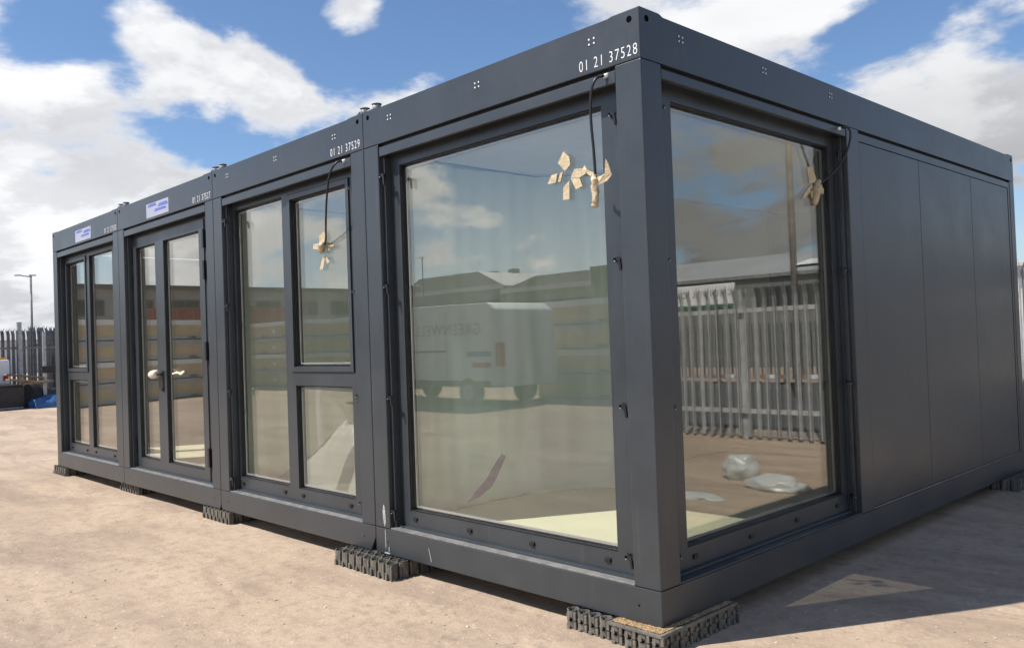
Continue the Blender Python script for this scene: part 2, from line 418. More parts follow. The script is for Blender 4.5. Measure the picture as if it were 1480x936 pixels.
def glazing(parent, holes, FX0, FX1, FZ0, FZ1, yf=.09, dep=.07, name='window', mat='glass'):
    """frame filling FX0..FX1 x FZ0..FZ1 with rectangular glazed holes (sorted; each x0,x1,z0,z1,sash)"""
    fr = MB()
    xs = sorted({FX0, FX1} | {h[0] for h in holes} | {h[1] for h in holes}); zs = sorted({FZ0, FZ1} | {h[2] for h in holes} | {h[3] for h in holes})
    # columns merged upright where nothing is glazed, so members run through without joints
    for a, c in zip(xs, xs[1:]):
        run = None
        segs = []
        for z0, z1 in zip(zs, zs[1:]):
            m = ((a+c)/2, (z0+z1)/2)
            solid = not any(h[0] < m[0] < h[1] and h[2] < m[1] < h[3] for h in holes)
            if solid:
                if run and abs(run[1]-z0) < 1e-6: run[1] = z1
                else: run = [z0, z1]; segs.append(run)
            else: run = None
        for z0, z1 in segs: fr.box(a, c, yf, yf+dep, z0, z1)
    bmesh.ops.remove_doubles(fr.bm, verts=fr.bm.verts, dist=1e-5)
    # drop the doubled inner walls where two members butt
    seen = {}
    for fc in list(fr.bm.faces):
        k = tuple(sorted(v.index for v in fc.verts)) if False else tuple(sorted((round(v.co.x, 4), round(v.co.y, 4), round(v.co.z, 4)) for v in fc.verts))
        seen.setdefault(k, []).append(fc)
    dead = [x for l in seen.values() if len(l) > 1 for x in l]
    bmesh.ops.delete(fr.bm, geom=dead, context='FACES')
    w = fr.build(name, ['paint'], parent)
    for h in holes:
        x0, x1, z0, z1 = h[:4]
        g = MB()
        rim(g, x0, x1, z0, z1, yf+.008, yf+.030, .008, 0)
        rim(g, x0+.0005, x1-.0005, z0+.0005, z1-.0005, yf+.0595, yf+dep, .013, 1)
        g.build('gasket', ['gasket', 'reveal'], w)
        if h[4]:                                            # an opening sash stands proud round this pane
            s = MB(); e = .040
            for q in ((x0-e, x0-.001, z0-e, z1+e), (x1+.001, x1+e, z0-e, z1+e)): s.box(q[0], q[1], yf-.012, yf-.002, q[2], q[3], bev=.002)
            for q in ((x0-.001, x1+.001, z0-e, z0-.001), (x0-.001, x1+.001, z1+.001, z1+e)): s.box(q[0], q[1], yf-.012, yf-.002, q[2], q[3], bev=.002)
            rim(s, x0-e-.007, x1+e+.007, z0-e-.007, z1+e+.007, yf-.003, yf+.001, .005, 1)
            s.build('sash', ['paint', 'gasket'], w)
        pane(w, x0+.009, x1-.009, z0+.009, z1-.009, yf+.031, mat)
    return w

def dot_cluster(root, x, z, side=False):
    """a thin plate whose four raised squares are left bare"""
    b = MB(); us = [-.026, -.0215, -.0125, .0125, .0215, .026]; ws_ = [-.022, -.0175, -.0085, .0085, .0175, .022]
    P = (lambda a, c: (.0012, x+a, z+c)) if side else (lambda a, c: (x+a, -.0012, z+c))
    g = [[b.bm.verts.new(P(a, c)) for a in us] for c in ws_]
    for j in range(5):
        for i in range(5):
            f_ = b.bm.faces.new((g[j][i], g[j][i+1], g[j+1][i+1], g[j+1][i])); f_.material_index = 1 if i in (1, 3) and j in (1, 3) else 0
    return b.build('rivet_cluster', ['paint', 'lettering'], root)

def cabin_shell(root, serial, right_end=False, left_end=False, chamf=.03):
    # floor beam with its cut lower corners
    c = chamf
    b = MB(); b.prism([(-W, c*.4), (-W+c*.4, 0), (-c, 0), (0, c*1.6), (0, PZ0), (-W, PZ0)], 'y', 0, .10, bev=.004, pick=lambda c: c.y < .01)
    b.build('floor_beam', 'paint', root)
    b = MB(); b.box(-W, 0, D-.1, D, 0, PZ0, bev=.004); b.build('floor_beam', 'paint', root)
    for x0, x1 in ((-.1, 0), (-W, -W+.1)):
        b = MB(); b.box(x0, x1, .10, D-.10, 0, PZ0); b.build('floor_beam', 'paint', root)
    # corner posts
    for x0, x1, y0, y1 in ((XR, 0, 0, .17), (-W, XL, 0, .17), (XR, 0, D-.13, D), (-W, XL, D-.13, D)):
        b = MB(); b.box(x0, x1, y0, y1, PZ0+.0025, PZ1-.0025, bev=.006); b.build('corner_post', 'paint', root)
    # roof beams, the corner castings a little higher
    h = TOP-.012; q = .17
    prof = lambda a, e: [(a, PZ1), (e, PZ1), (e, TOP), (e-q, TOP), (e-q-.03, h), (a+q+.03, h), (a+q, TOP), (a, TOP)]
    b = MB(); b.prism(prof(-W, 0), 'y', 0, .12, bev=.004, pick=lambda c: c.y < .01); b.build('roof_beam', 'paint', root)
    b = MB(); b.prism(prof(-W, 0), 'y', D-.12, D, bev=.004, pick=lambda c: c.y > D-.01); b.build('roof_beam', 'paint', root)
    for x0, x1 in ((-.12, 0), (-W, -W+.12)):
        b = MB(); b.prism([(.12, PZ1), (D-.12, PZ1), (D-.12, TOP), (D-q, TOP), (D-q-.03, h), (q+.03, h), (q, TOP), (.12, TOP)], 'x', x0, x1, bev=.0)
        b.build('roof_beam', 'paint', root)
    b = MB(); b.box(-W+.121, -.121, .121, D-.121, 2.86, 2.94); b.build('roof', 'paint', root)
    b = MB(); b.box(-W+.05, -.05, .165, D-.14, 2.80, 2.855); b.build('ceiling', 'inner_ceiling', root)
    b = MB(); b.box(-W+.05, -.05, .165, D-.10, .02, .18); b.build('floor', 'floor', root)
    b = MB(); b.box(XL-.0, XR, D-.09, D-.03, PZ0-.03, PZ1+.03); b.build('wall_panel', 'inner_wall', root)
    # lifting holes in the castings: flat discs blackened for the shade inside
    for x in (-.062, -W+.062):
        b = MB(); b.cyl((x, -.001, 3.027), (x, .002, 3.027), .017, n=18); b.build('lifting_hole', 'hole', root)
    for x in (-.14, -W+.14):
        b = MB(); b.cyl((x, -.001, .085), (x, .002, .085), .006, n=10); b.build('lifting_hole', 'hole', root)
    # shutter housing above the opening: groove, slat, recessed header
    b = MB()
    b.box(XL+.001, XR-.001, .03, .05, 2.7955, PZ1-.001, 1)
    b.box(XL+.014, XR-.0015, .001, .03, 2.732, 2.795, 0, bev=.003)
    b.box(XL+.001, XR-.001, .0905, .15, 2.735, 2.7945, 0)
    b.build('shutter_housing', ['paint', 'gasket'], root)
    for x0, x1 in ((XL+.003, XL+.024), (XR-.024, XR-.003)):
        b = MB(); b.box(x0, x1, .035, .062, PZ0+.004, 2.731, bev=.002); b.box(x0-.001, x1+.001, .062, .088, PZ0+.004, 2.731); b.build('shutter_guide_rail', 'paint', root)
    # sill: two shallow steps behind the beam
    b = MB(); b.box(XL+.002, XR-.002, .004, .10, PZ0+.0005, PZ0+.010, 1, bev=.002); b.box(XL+.03, XR-.03, .058, .089, PZ0+.0105, PZ0+.024, 0, bev=.002)
    b.build('sill', ['paint', 'sill_highlight'], root)
    if serial:
        text('serial_number', serial, 'lettering', root, (-.402 if serial.endswith('28') else -.425, -.0006, 2.842), (PI/2, 0, 0), .385, .056, spacing=1.25)
    return root

M['sill_highlight'] = simple('worn_sill_highlight', (.17, .165, .155), .55, var=.35, scale=12.)  # worn tone made paler, with the sunlit ledge's highlight painted in

def cable(root, pts, name='cable'):
    b = MB(); b.tube(spline(pts, 10), .0075, 10); o = b.build(name, 'cable', root)
    g = MB(); p = Vector(pts[0]); q = (Vector(pts[1])-p).normalized(); g.cyl(p - q*.012, p + q*.016, .014, .011, n=12); g.build('cable_gland', 'white_plastic', o)
    return o
def tape_piece(parent, pts, y, bend=.004, name='masking_tape', plane='front', x=None):
    b = MB(); n = len(pts)
    if plane == 'front': P = [Vector((a, y, c)) for a, c in pts]; nr = (0, -1, 0)
    else: P = [Vector((y, a, c)) for a, c in pts]; nr = (1, 0, 0)
    b.slab(P, nr, .0015)
    return b.build(name, 'tape', parent)

# ---- cabin 1: corner glazing
c1 = empty('portable_cabin', (0, 0, 0), 0, 'nearest grey cabin module with two large corner windows and a plain panelled side', 'cabin', 'dark grey cabin modules joined in a row')
cabin_shell(c1, '01 21 37528', chamf=.004)
w1 = glazing(c1, [(-2.145, -.338, .302, 2.668, 0)], XL+.001, XR-.001, .187, 2.7335)
for z in (2.59, 1.83, 1.065, .285): add_clip(w1, XL+.014, z+.01, .034, 1); add_clip(w1, -.262, z+.01, .088, 1)
def drain_caps(w, xs, z=.252, y=.09):
    for x in xs:
        b = MB(); b.box(x-.02, x+.02, y-.012, y+.001, z-.012, z+.012, bev=.004); b.build('drain_cap', 'black', w)
drain_caps(w1, (-2.09, -1.53, -.975, -.405))
dots = [(-1.22, 2.978), (-.312, 2.985), (-2.12, 2.978)]
for x, z in dots: dot_cluster(c1, x, z)
# side of cabin 1 (the +X face): opening Y .17..2.28, then three flush panels
SD0, SD1 = .172, 2.285
b = MB(); b.box(-.12, 0, SD1, SD1+.185, PZ0+.0025, PZ1-.0025, bev=.004); b.build('side_post', 'paint', c1)
# the side window: built along x then turned on to the +X face
sw = empty('side_window', (0, 0, 0), PI/2); sw.parent = c1
ws = glazing(sw, [(.365, 2.185, .310, 2.680, 0)], SD0-.02, SD1-.001, .187, 2.745, mat='glass_side')
ws.parent = c1; ws.rotation_euler = (0, 0, PI/2)
bpy.data.objects.remove(sw)
for z in (2.63, 1.83, 1.06, .29):
    o = add_clip(ws, .262, z, .088, -1); o = add_clip(ws, SD1-.03, z+.01, .060, -1)
drain_caps(ws, (.43, 1.0, 1.55, 2.1))
b = MB()
b.box(-.05, -.03, SD0, SD1-.001, 2.7955, PZ1-.001, 1); b.box(-.03, -.001, SD0+.0, SD1-.014, 2.745, 2.795, 0, bev=.003); b.box(-.15, -.0905, SD0, SD1-.001, 2.7455, 2.7945, 0)
b.build('shutter_housing', ['paint', 'gasket'], c1)
b = MB(); b.box(-.062, -.035, SD1-.024, SD1-.003, PZ0+.004, 2.744, bev=.002); b.box(-.088, -.0625, SD1-.025, SD1-.002, PZ0+.004, 2.744); b.build('shutter_guide_rail', 'paint', c1)
b = MB(); b.box(-.10, -.004, SD0, SD1-.002, PZ0+.0005, PZ0+.010, 0, bev=.002); b.box(-.089, -.058, SD0+.02, SD1-.03, PZ0+.0105, PZ0+.024, 0, bev=.002); b.build('sill', 'paint', c1)
Y0 = SD1+.1855; Y1 = D-.1315
b = MB(); b.box(-.05, -.03, Y0, Y1-.004, 2.7955, PZ1-.001); b.build('panel_groove', 'gasket', c1)
b = MB()                                                       # panel surround
b.box(-.07, -.004, Y0, Y0+.012, PZ0+.003, 2.795, 0); b.box(-.07, -.004, Y1-.05, Y1-.008, PZ0+.003, 2.795, 0); b.box(-.07, -.004, Y0+.012, Y1-.05, 2.742, 2.795, 0)
b.box(-.03, -.004, Y0+.012, Y1-.05, PZ0+.003, PZ0+.014, 1)  # pale strip painted as the highlight along the beam's top edge
b.build('panel_surround', ['paint', 'sill_highlight'], c1)
b = MB(); b.box(-.09, -.022, Y0+.01, Y1-.008, PZ0+.004, 2.79); b.build('panel_backing', 'gasket', c1)
ys = [Y0+.018, 3.565, 4.752, Y1-.056]
for a, e in zip(ys, ys[1:]):
    b = MB(); b.box(-.021, -.006, a, e-.007, PZ0+.018, 2.737, bev=.003); b.build('wall_panel', 'paint', c1)
b = MB(); b.box(-.10, -.0905, SD1+.01, D-.14, PZ0+.006, 2.79); b.build('wall_lining', 'inner_wall', c1)
for y, z in ((.355, 2.985), (1.21, 2.987), (2.07, 2.99)): dot_cluster(c1, y, z, True)
for y, z, rr in ((.062, 3.027, .017), (D-.06, 3.027, .017)):
    b = MB(); b.cyl((.001, y, z), (-.002, y, z), rr, n=18); b.build('lifting_hole', 'hole', c1)  # side discs blackened the same way for the holes' inner shade
# bright knocks on the left post and beam
def scr(pts, name='paint_scratch', parent=c1, y=-.0015):
    b = MB(); b.slab([Vector((a, y, c)) for a, c in pts], (0, 1, 0), .001); return b.build(name, 'scratch', parent)
scr([(-2.345, .30), (-2.335, .335), (-2.325, .34), (-2.315, .30), (-2.31, .22), (-2.325, .185), (-2.335, .21), (-2.342, .25)])
scr([(-2.34, .003), (-2.28, .004), (-2.27, .012), (-2.30, .016), (-2.335, .012)])
scr([(-2.325, .16), (-2.318, .17), (-2.315, .05), (-2.322, .03)])
scr([(-2.285, .06), (-2.278, .05), (-2.279, .02), (-2.287, .025)])
scr([(-1.845, .11), (-1.84, .115), (-1.815, .03), (-1.82, .025)])
# hanging cable and torn tape
ca = cable(c1, [(-.222, .002, 2.782), (-.245, -.05, 2.765), (-.268, -.068, 2.70), (-.285, -.06, 2.56), (-.283, -.05, 2.40), (-.282, -.045, 2.26), (-.285, -.045, 2.20)])
b = MB()
b.tube(spline([(-.282, -.046, 2.275), (-.286, -.046, 2.25), (-.287, -.046, 2.19), (-.283, -.046, 2.14), (-.292, -.05, 2.105)], 5), [.011, .013, .015, .016, .020, .022, .021, .019, .021, .022, .02, .019, .017, .015, .016, .017, .014, .013, .016, .011, .007], 9)
b.slab([(-.285, -.048, 2.262), (-.275, -.05, 2.215), (-.215, -.035, 2.232), (-.195, -.03, 2.262), (-.197, -.036, 2.315), (-.218, -.045, 2.345), (-.222, -.04, 2.275), (-.25, -.048, 2.26)], (0, 1, 0), .004)
b.slab([(-.285, -.05, 2.262), (-.32, -.06, 2.275), (-.365, -.055, 2.312), (-.352, -.05, 2.335), (-.325, -.054, 2.305), (-.29, -.046, 2.285)], (0, 1, 0), .005)
b.crumple(.009, 3.); b.build('tape_wrap', 'tape', ca)
YG = .1205
for pts in ([(-.647, 2.485), (-.604, 2.445), (-.600, 2.402), (-.640, 2.372), (-.692, 2.427)], [(-.745, 2.369), (-.699, 2.369), (-.715, 2.320), (-.779, 2.319)],
            [(-.679, 2.367), (-.656, 2.373), (-.678, 2.319), (-.697, 2.322)], [(-.570, 2.373), (-.481, 2.362), (-.491, 2.331), (-.535, 2.319), (-.600, 2.328)],
            [(-.600, 2.325), (-.535, 2.3175), (-.515, 2.269), (-.565, 2.258)], [(-.657, 2.285), (-.611, 2.313), (-.614, 2.211), (-.665, 2.214)]):
    tape_piece(w1, pts, YG)
# side cable, taped to the side pane
cs = cable(c1, [(-.002, 2.172, 2.783), (.045, 2.19, 2.79), (.055, 2.225, 2.74), (.02, 2.225, 2.62), (-.04, 2.165, 2.50), (-.10, 2.10, 2.43), (-.112, 2.06, 2.40)])
b = MB()
b.tube(spline([(-.112, 2.075, 2.44), (-.105, 2.05, 2.39), (-.105, 2.02, 2.33), (-.11, 2.01, 2.27)], 4), [.01, .016, .02, .026, .03, .032, .03, .026, .022, .02, .017, .014, .01], 9)
b.crumple(.014, 5., 45.); b.build('tape_wrap', 'tape', cs)
for pts in ([(1.934, 2.513), (2.003, 2.531), (2.077, 2.432), (1.962, 2.409)], [(1.834, 2.287), (1.890, 2.341), (1.992, 2.412), (2.012, 2.378), (1.902, 2.314)],
            [(2.105, 2.398), (2.165, 2.398), (2.160, 2.358), (2.101, 2.354)], [(1.966, 2.374), (2.074, 2.391), (2.083, 2.331), (1.983, 2.311)]):
    tape_piece(ws, pts, YG)
# ---- cabin 2: fixed light, opening sash over a lower light
c2 = empty('portable_cabin', (-2.44, 0, 0), 0, 'grey cabin module second from near corner, cable taped to its upper sash', 'cabin', 'dark grey cabin modules joined in a row')
cabin_shell(c2, '01 21 37529', chamf=.06)
w2 = glazing(c2, [(-2.205, -1.342, .302, 2.690, 0), (-1.195, -.372, 1.285, 2.640, 1), (-1.195, -.372, .302, 1.135, 0)], XL+.001, XR-.001, .187, 2.7335)
for z in (2.59, 1.83, 1.065, .285): add_clip(w2, XL+.014, z+.01, .034, 1); add_clip(w2, -.285, z+.01, .088, 1)
drain_caps(w2, (-2.16, -1.42, -1.13, -.44))
for x, z in ((-.375, 2.982), (-1.26, 2.98), (-2.13, 2.985)): dot_cluster(c2, x, z)
c2c = cable(c2, [(-.248, .002, 2.782), (-.275, -.05, 2.765), (-.325, -.075, 2.69), (-.40, -.06, 2.53), (-.52, 0, 2.37), (-.65, .075, 2.26), (-.735, .112, 2.225)])
b = MB(); b.tube(spline([(-.725, .10, 2.245), (-.755, .10, 2.21), (-.77, .105, 2.165)], 5), [.012, .02, .03, .034, .036, .034, .03, .026, .02, .014, .01], 9); b.crumple(.012, 7., 45.); b.build('tape_wrap', 'tape', c2c)
for pts in ([(-0.74, 2.339), (-0.724, 2.285), (-0.766, 2.238), (-0.815, 2.243), (-0.821, 2.306)], [(-0.908, 2.253), (-0.814, 2.248), (-0.823, 2.207), (-0.914, 2.211)], [(-0.689, 2.219), (-0.61, 2.216), (-0.603, 2.195), (-0.696, 2.179)], [(-0.782, 2.135), (-0.737, 2.141), (-0.778, 2.041), (-0.827, 2.04)], [(-0.732, 2.151), (-0.678, 2.094), (-0.707, 2.076), (-0.738, 2.121)]):
    tape_piece(w2, pts, YG)
# ---- cabin 3: double doors
c3 = empty('portable_cabin', (-4.88, 0, 0), 0, 'grey cabin module with glazed double doors and a sticker above them', 'cabin', 'dark grey cabin modules joined in a row')
cabin_shell(c3, '01 21 37527', chamf=.03)
fr = MB(); LX0, LX1, LS = -2.235, -.392, -1.498
fr.box(XL+.001, LX0-.004, .09, .16, .187, 2.7335); fr.box(LX1+.004, XR-.001, .09, .16, .187, 2.7335); fr.box(LX0-.004, LX1+.004, .09, .16, 2.704, 2.7335); fr.box(LX0-.004, LX1+.004, .09, .16, .187, .196)
fr.build('door_frame', 'paint', c3)
def sticker(root, x, z, w=.58, h=.145):
    s = MB(); s.box(x-w/2, x+w/2, -.0012, .0, z-h/2, z+h/2); o = s.build('sticker', 'sticker', root)
    t = MB()
    for a, c, e, g in ((-.25, .035, .24, .030), (.02, .012, .26, .034), (-.08, -.026, .32, .026)):
        t.prism([(x+a, z+c), (x+a+e, z+c+.0), (x+a+e-.03, z+c+g), (x+a+.03, z+c+g)], 'y', -.0022, -.0013)
    t.build('sticker_print', 'sticker_blue', o)
sticker(c3, -1.29, 2.917)
dl = glazing(c3, [(-2.135, -1.60, .300, 2.600, 0)], LX0, LS-.002, .200, 2.700, .082, .066, 'door_leaf')
dr = glazing(c3, [(-1.372, -.505, .300, 2.600, 0)], LS+.002, LX1, .200, 2.700, .080, .066, 'door_leaf')
def hinge(parent, x, z, y):
    h_ = MB(); h_.box(x-.020, x+.020, y-.022, y+.002, z-.09, z+.09, bev=.004); h_.build('hinge', 'black', parent)
for z in (2.51, 2.21, 1.44, .43): hinge(dr, -.378, z, .080); hinge(dl, -2.252, z, .087)
h_ = MB(); h_.cyl((-1.46, .08, 1.215), (-1.46, .022, 1.215), .011, n=10); h_.box(-1.478, -1.442, .072, .0795, 1.03, 1.25, bev=.003); h_.tube([(-1.46, .026, 1.215), (-1.50, .02, 1.217), (-1.58, .02, 1.212)], .011, 8)
h_.cyl((-1.461, .073, 1.06), (-1.461, .06, 1.06), .016, n=12)
hd = h_.build('door_handle', 'black', dr)
M['wrap'] = simple('cream_bubble_wrap', (.74, .68, .50), .5, var=.12, scale=25., bump=.5, bscale=60.)
wr = MB(); wr.tube(spline([(-1.475, .02, 1.217), (-1.50, .02, 1.222), (-1.54, .02, 1.216), (-1.60, .018, 1.212), (-1.64, .018, 1.218)], 4), [.012, .026, .034, .038, .04, .041, .042, .043, .044, .044, .043, .042, .041, .038, .032, .022, .010], 12)
wr.build('handle_wrap', 'wrap', dr)
wr = MB(); wr.slab([(-1.30, .112, 1.225), (-1.18, .111, 1.245), (-1.10, .110, 1.235), (-1.03, .111, 1.25), (-.98, .110, 1.245), (-1.02, .11, 1.225), (-1.08, .111, 1.205), (-1.18, .111, 1.222), (-1.30, .112, 1.21)], (0, -1, 0), .003); wr.build('masking_tape', 'wrap', dr)
# ---- cabin 4: sash over lower light, tall light
c4 = empty('portable_cabin', (-7.32, 0, 0), 0, 'farthest grey cabin module, at left end, with sticker and tall right-hand window', 'cabin', 'dark grey cabin modules joined in a row')
cabin_shell(c4, '01 21 37530', chamf=.02)
w4 = glazing(c4, [(-2.155, -1.44, 1.275, 2.640, 1), (-2.155, -1.44, .302, 1.130, 0), (-1.285, -.470, .302, 2.670, 0)], XL+.001, XR-.001, .187, 2.7335)
drain_caps(w4, (-2.10, -1.52, -1.20, -.55))
sticker(c4, -1.19, 2.917)
b = MB(); b.box(-W+.001, -W+.07, .18, D-.14, PZ0+.004, 2.79); b.build('wall_panel', 'inner_wall', c4)

# ------------------------------------------------------------------ clamps joining the castings
for x, lab in ((-2.4375, 'galvanised roof clamp over the joint between the nearest two cabins'), (-4.8775, 'galvanised roof clamp over the joint right of the double doors'), (-7.3175, 'galvanised roof clamp over the joint left of the double doors')):
    t = empty('roof_clamp', (x, .075, TOP+.002), 0, lab, 'clamp', 'clamps joining the cabin roofs')
    for dx in (-.085, .085):
        b = MB(); b.cyl((dx, 0, 0), (dx, 0, .062), .036, n=18); b.cyl((dx, 0, .062), (dx, 0, .068), .042, n=18); b.build('clamp_sleeve', 'galv_dull', t)
    b = MB(); b.cyl((-.165, 0, .032), (.05, 0, .032), .013, n=10); b.cyl((-.175, 0, .032), (-.15, 0, .032), .024, n=6); b.build('clamp_bolt', 'galv_dull', t); t.scale = (.85, .85, .85)

# ------------------------------------------------------------------ plastic grid blocks under the castings
def grid_block(name, loc, nx, ny, pitch, layers, label, fill=False, h=None):
    root = empty(name, loc, 0, label, 'support block', 'plastic grid blocks under the cabins')
    Lx, Ly = nx*pitch, ny*pitch
    hh = h/layers
    for k in range(layers):
        b = MB(); z0, z1 = k*hh + .001, (k+1)*hh - .002
        r_ = pitch*.46
        for i in range(nx):
            for j in range(ny):
                cx, cy = (i+.5)*pitch, (j+.5)*pitch
                n = 12; th = .006
                for s in range(n):
                    a0, a1 = 2*PI*s/n, 2*PI*(s+1)/n
                    po = [Vector((cx+math.cos(a)*r_, cy+math.sin(a)*r_)) for a in (a0, a1)]; pi_ = [Vector((cx+math.cos(a)*(r_-th), cy+math.sin(a)*(r_-th))) for a in (a1, a0)]
                    b.prism([(p.x, p.y) for p in po+pi_], 'z', z0 + (.010 if s % 3 == 0 else 0), z1 - (.006 if s % 4 == 1 else 0))
                if i < nx-1: b.box(cx+r_-.002, cx+pitch-r_+.002, cy-.004, cy+.004, z0+.012, z1-.004)
                if j < ny-1: b.box(cx-.004, cx+.004, cy+r_-.002, cy+pitch-r_+.002, z0+.012, z1-.004)
        # interlocking lugs along the outer edges
        for i in range(nx):
            cx = (i+.5)*pitch
            for y in (0., Ly):
                sgn = -1 if y == 0 else 1
                b.box(cx-.010+random.uniform(-.004, .004), cx+.010, y, y+sgn*.006, z0, z0+hh*random.uniform(.30, .46), bev=.002)
                b.box(cx+pitch*.5-.008, cx+pitch*.5+.008, y-sgn*.012, y-sgn*.002, z0, z1-.008)
        for j in range(ny):
            cy = (j+.5)*pitch
            for x in (0., Lx):
                sgn = -1 if x == 0 else 1
                b.box(x, x+sgn*.006, cy-.010+random.uniform(-.004, .004), cy+.010, z0, z0+hh*random.uniform(.30, .46), bev=.002)
                b.box(x-sgn*.012, x-sgn*.002, cy+pitch*.5-.008, cy+pitch*.5+.008, z0, z1-.008)
        b.box(.012, Lx-.012, .012, Ly-.012, z0, z0+.004)
        b.build('grid_layer', 'grid', root)
    if fill:
        z = layers*hh
        b = MB()
        for q in ((0, Lx, 0, .018), (0, Lx, Ly-.018, Ly)): b.box(q[0], q[1], q[2], q[3], z-.018, z-.001, bev=.003)
        for q in ((0, .018, .018, Ly-.018), (Lx-.018, Lx, .018, Ly-.018)): b.box(q[0], q[1], q[2], q[3], z-.018, z-.001, bev=.003)
        b.build('rim', 'grid', root)
        bm = bmesh.new(); nxg, nyg = 44, 66
        vs = [[bm.verts.new((.018+(Lx-.036)*i/nxg, .018+(Ly-.036)*j/nyg, z+.001+.006*mnoise.noise((i*.8, j*.8, 2.))+random.uniform(-.002, .002))) for i in range(nxg+1)] for j in range(nyg+1)]
        for j in range(nyg):
            for i in range(nxg): bm.faces.new((vs[j][i], vs[j][i+1], vs[j+1][i+1], vs[j+1][i]))
        me = bpy.data.meshes.new('grit_fill'); bm.to_mesh(me); bm.free(); me.materials.append(M['grit'])
        o = bpy.data.objects.new('grit_fill', me); col.objects.link(o); o.parent = root
    return root
BH = -GZ - .002
grid_block('grid_block', (-.285, -.085, GZ), 4, 8, .085, 2, 'grid block topped with tan grit under the near corner of the cabins', True, BH)
grid_block('grid_block', (-.60, -.068, GZ), 4, 7, .076, 2, 'open-celled grid block left of the grit-topped one at the near corner', False, BH-.004)
grid_block('grid_block', (-2.77, -.15, GZ), 8, 4, .088, 1, 'black grid block jutting out under the joint of the nearest two cabins', False, BH)
grid_block('grid_block', (-5.26, -.02, GZ), 7, 4, .080, 1, 'black grid block under the joint right of the double doors', False, BH)
grid_block('grid_block', (-7.62, .05, GZ), 7, 4, .080, 1, 'black grid block in the gap under the joint left of the double doors', False, BH)
grid_block('grid_block', (-9.88, -.03, GZ), 6, 4, .085, 1, 'black grid block under the far left corner of the cabin row', False, BH)
grid_block('grid_block', (-.30, 5.25, GZ), 5, 8, .085, 1, 'dark grid block under the rear right corner of the nearest cabin', False, BH)

# ------------------------------------------------------------------ inside the cabins
def hung_sheet(name, path, z0, z1, label, mat, seed, amp=.045, n=70, m=40, edge=None):
    P = spline(path, 12); Ls = [0.]
    for a, c in zip(P, P[1:]): Ls.append(Ls[-1] + (c-a).length)
    bm = bmesh.new(); rows = []
    for i in range(n+1):
        s = Ls[-1]*i/n; k = max(j for j in range(len(Ls)) if Ls[j] <= s + 1e-9); k = min(k, len(P)-2)
        t = (s-Ls[k])/max(1e-6, Ls[k+1]-Ls[k]); p = P[k].lerp(P[k+1], t); d = (P[k+1]-P[k]).normalized(); nr = Vector((-d.y, d.x, 0))
        colm = []
        for j in range(m+1):
            w = j/m; zt = z1 - (edge(i/n) if edge else 0.)
            z = z0 + (zt-z0)*w
            o = amp*(mnoise.noise((s*3.2, z*.45, seed)) + .55*mnoise.noise((s*8., z*.9, seed+9)) + .35*abs(mnoise.noise((s*2.2+z*1.1, z*1.6-s, seed+4))))
            if j == 0: o += .05*mnoise.noise((s*5, 0, seed+2))
            q = p + nr*o; colm.append(bm.verts.new((q.x, q.y, z)))
        rows.append(colm)
    for a, c in zip(rows, rows[1:]):
        for j in range(m): fc = bm.faces.new((a[j], c[j], c[j+1], a[j+1])); fc.smooth = True
    me = bpy.data.meshes.new(name); bm.to_mesh(me); bm.free(); me.materials.append(M[mat])
    o = bpy.data.objects.new(name, me); col.objects.link(o)
    return tag(o, label, 'plastic sheet')
hung_sheet('plastic_sheet', [(-2.40, .20, 0), (-2.41, .8, 0), (-2.38, 1.35, 0), (-2.22, 1.75, 0), (-1.98, 2.05, 0), (-1.75, 2.25, 0)], .186, 2.78, 'milky polythene sheet hung in folds behind the largest front window', 'sheet', 3., amp=.075)
hung_sheet('plastic_sheet', [(-4.86, .25, 0), (-4.88, .9, 0), (-4.80, 1.6, 0), (-4.70, 2.1, 0)], .186, 2.78, 'milky sheet hanging inside the second cabin beside the tall left-hand light', 'sheet', 11., edge=lambda t: 1.9*max(0., t-.35)**1.4)
hung_sheet('plastic_sheet', [(-2.53, .20, 0), (-2.54, .9, 0), (-2.52, 1.7, 0), (-2.49, 2.6, 0)], .186, 2.78, 'added unseen milky sheet behind the first, blocking sun from the second cabin', 'sheet', 21., amp=.02)  # added out of sight to keep direct sun off the first sheet
# crumpled length of film on the floor of the second cabin
def rumple(name, pts, width, label, cat, mat, seed, up=.05, n=40, m=12):
    P = spline(pts, 10); bm = bmesh.new(); rows = []
    for i in range(len(P)):
        d = (P[min(i+1, len(P)-1)]-P[max(i-1, 0)]).normalized(); nr = Vector((-d.y, d.x, 0)).normalized(); rw = []
        for j in range(m+1):
            w = j/m - .5
            q = P[i] + nr*w*width*(1+.3*mnoise.noise((i*.3, seed, 0)))
            z = max(.183, P[i].z + up*(.6+mnoise.noise((i*.35, j*.5, seed))) * (1-abs(w)*1.2))
            rw.append(bm.verts.new((q.x, q.y, z)))
        rows.append(rw)
    for a, c in zip(rows, rows[1:]):
        for j in range(m): bm.faces.new((a[j], c[j], c[j+1], a[j+1])).smooth = True
    me = bpy.data.meshes.new(name); bm.to_mesh(me); bm.free(); me.materials.append(M[mat])
    o = bpy.data.objects.new(name, me); col.objects.link(o); return tag(o, label, cat)
M['heap_film'] = sheet_material('dull_white_film', (.50, .52, .48), .35)
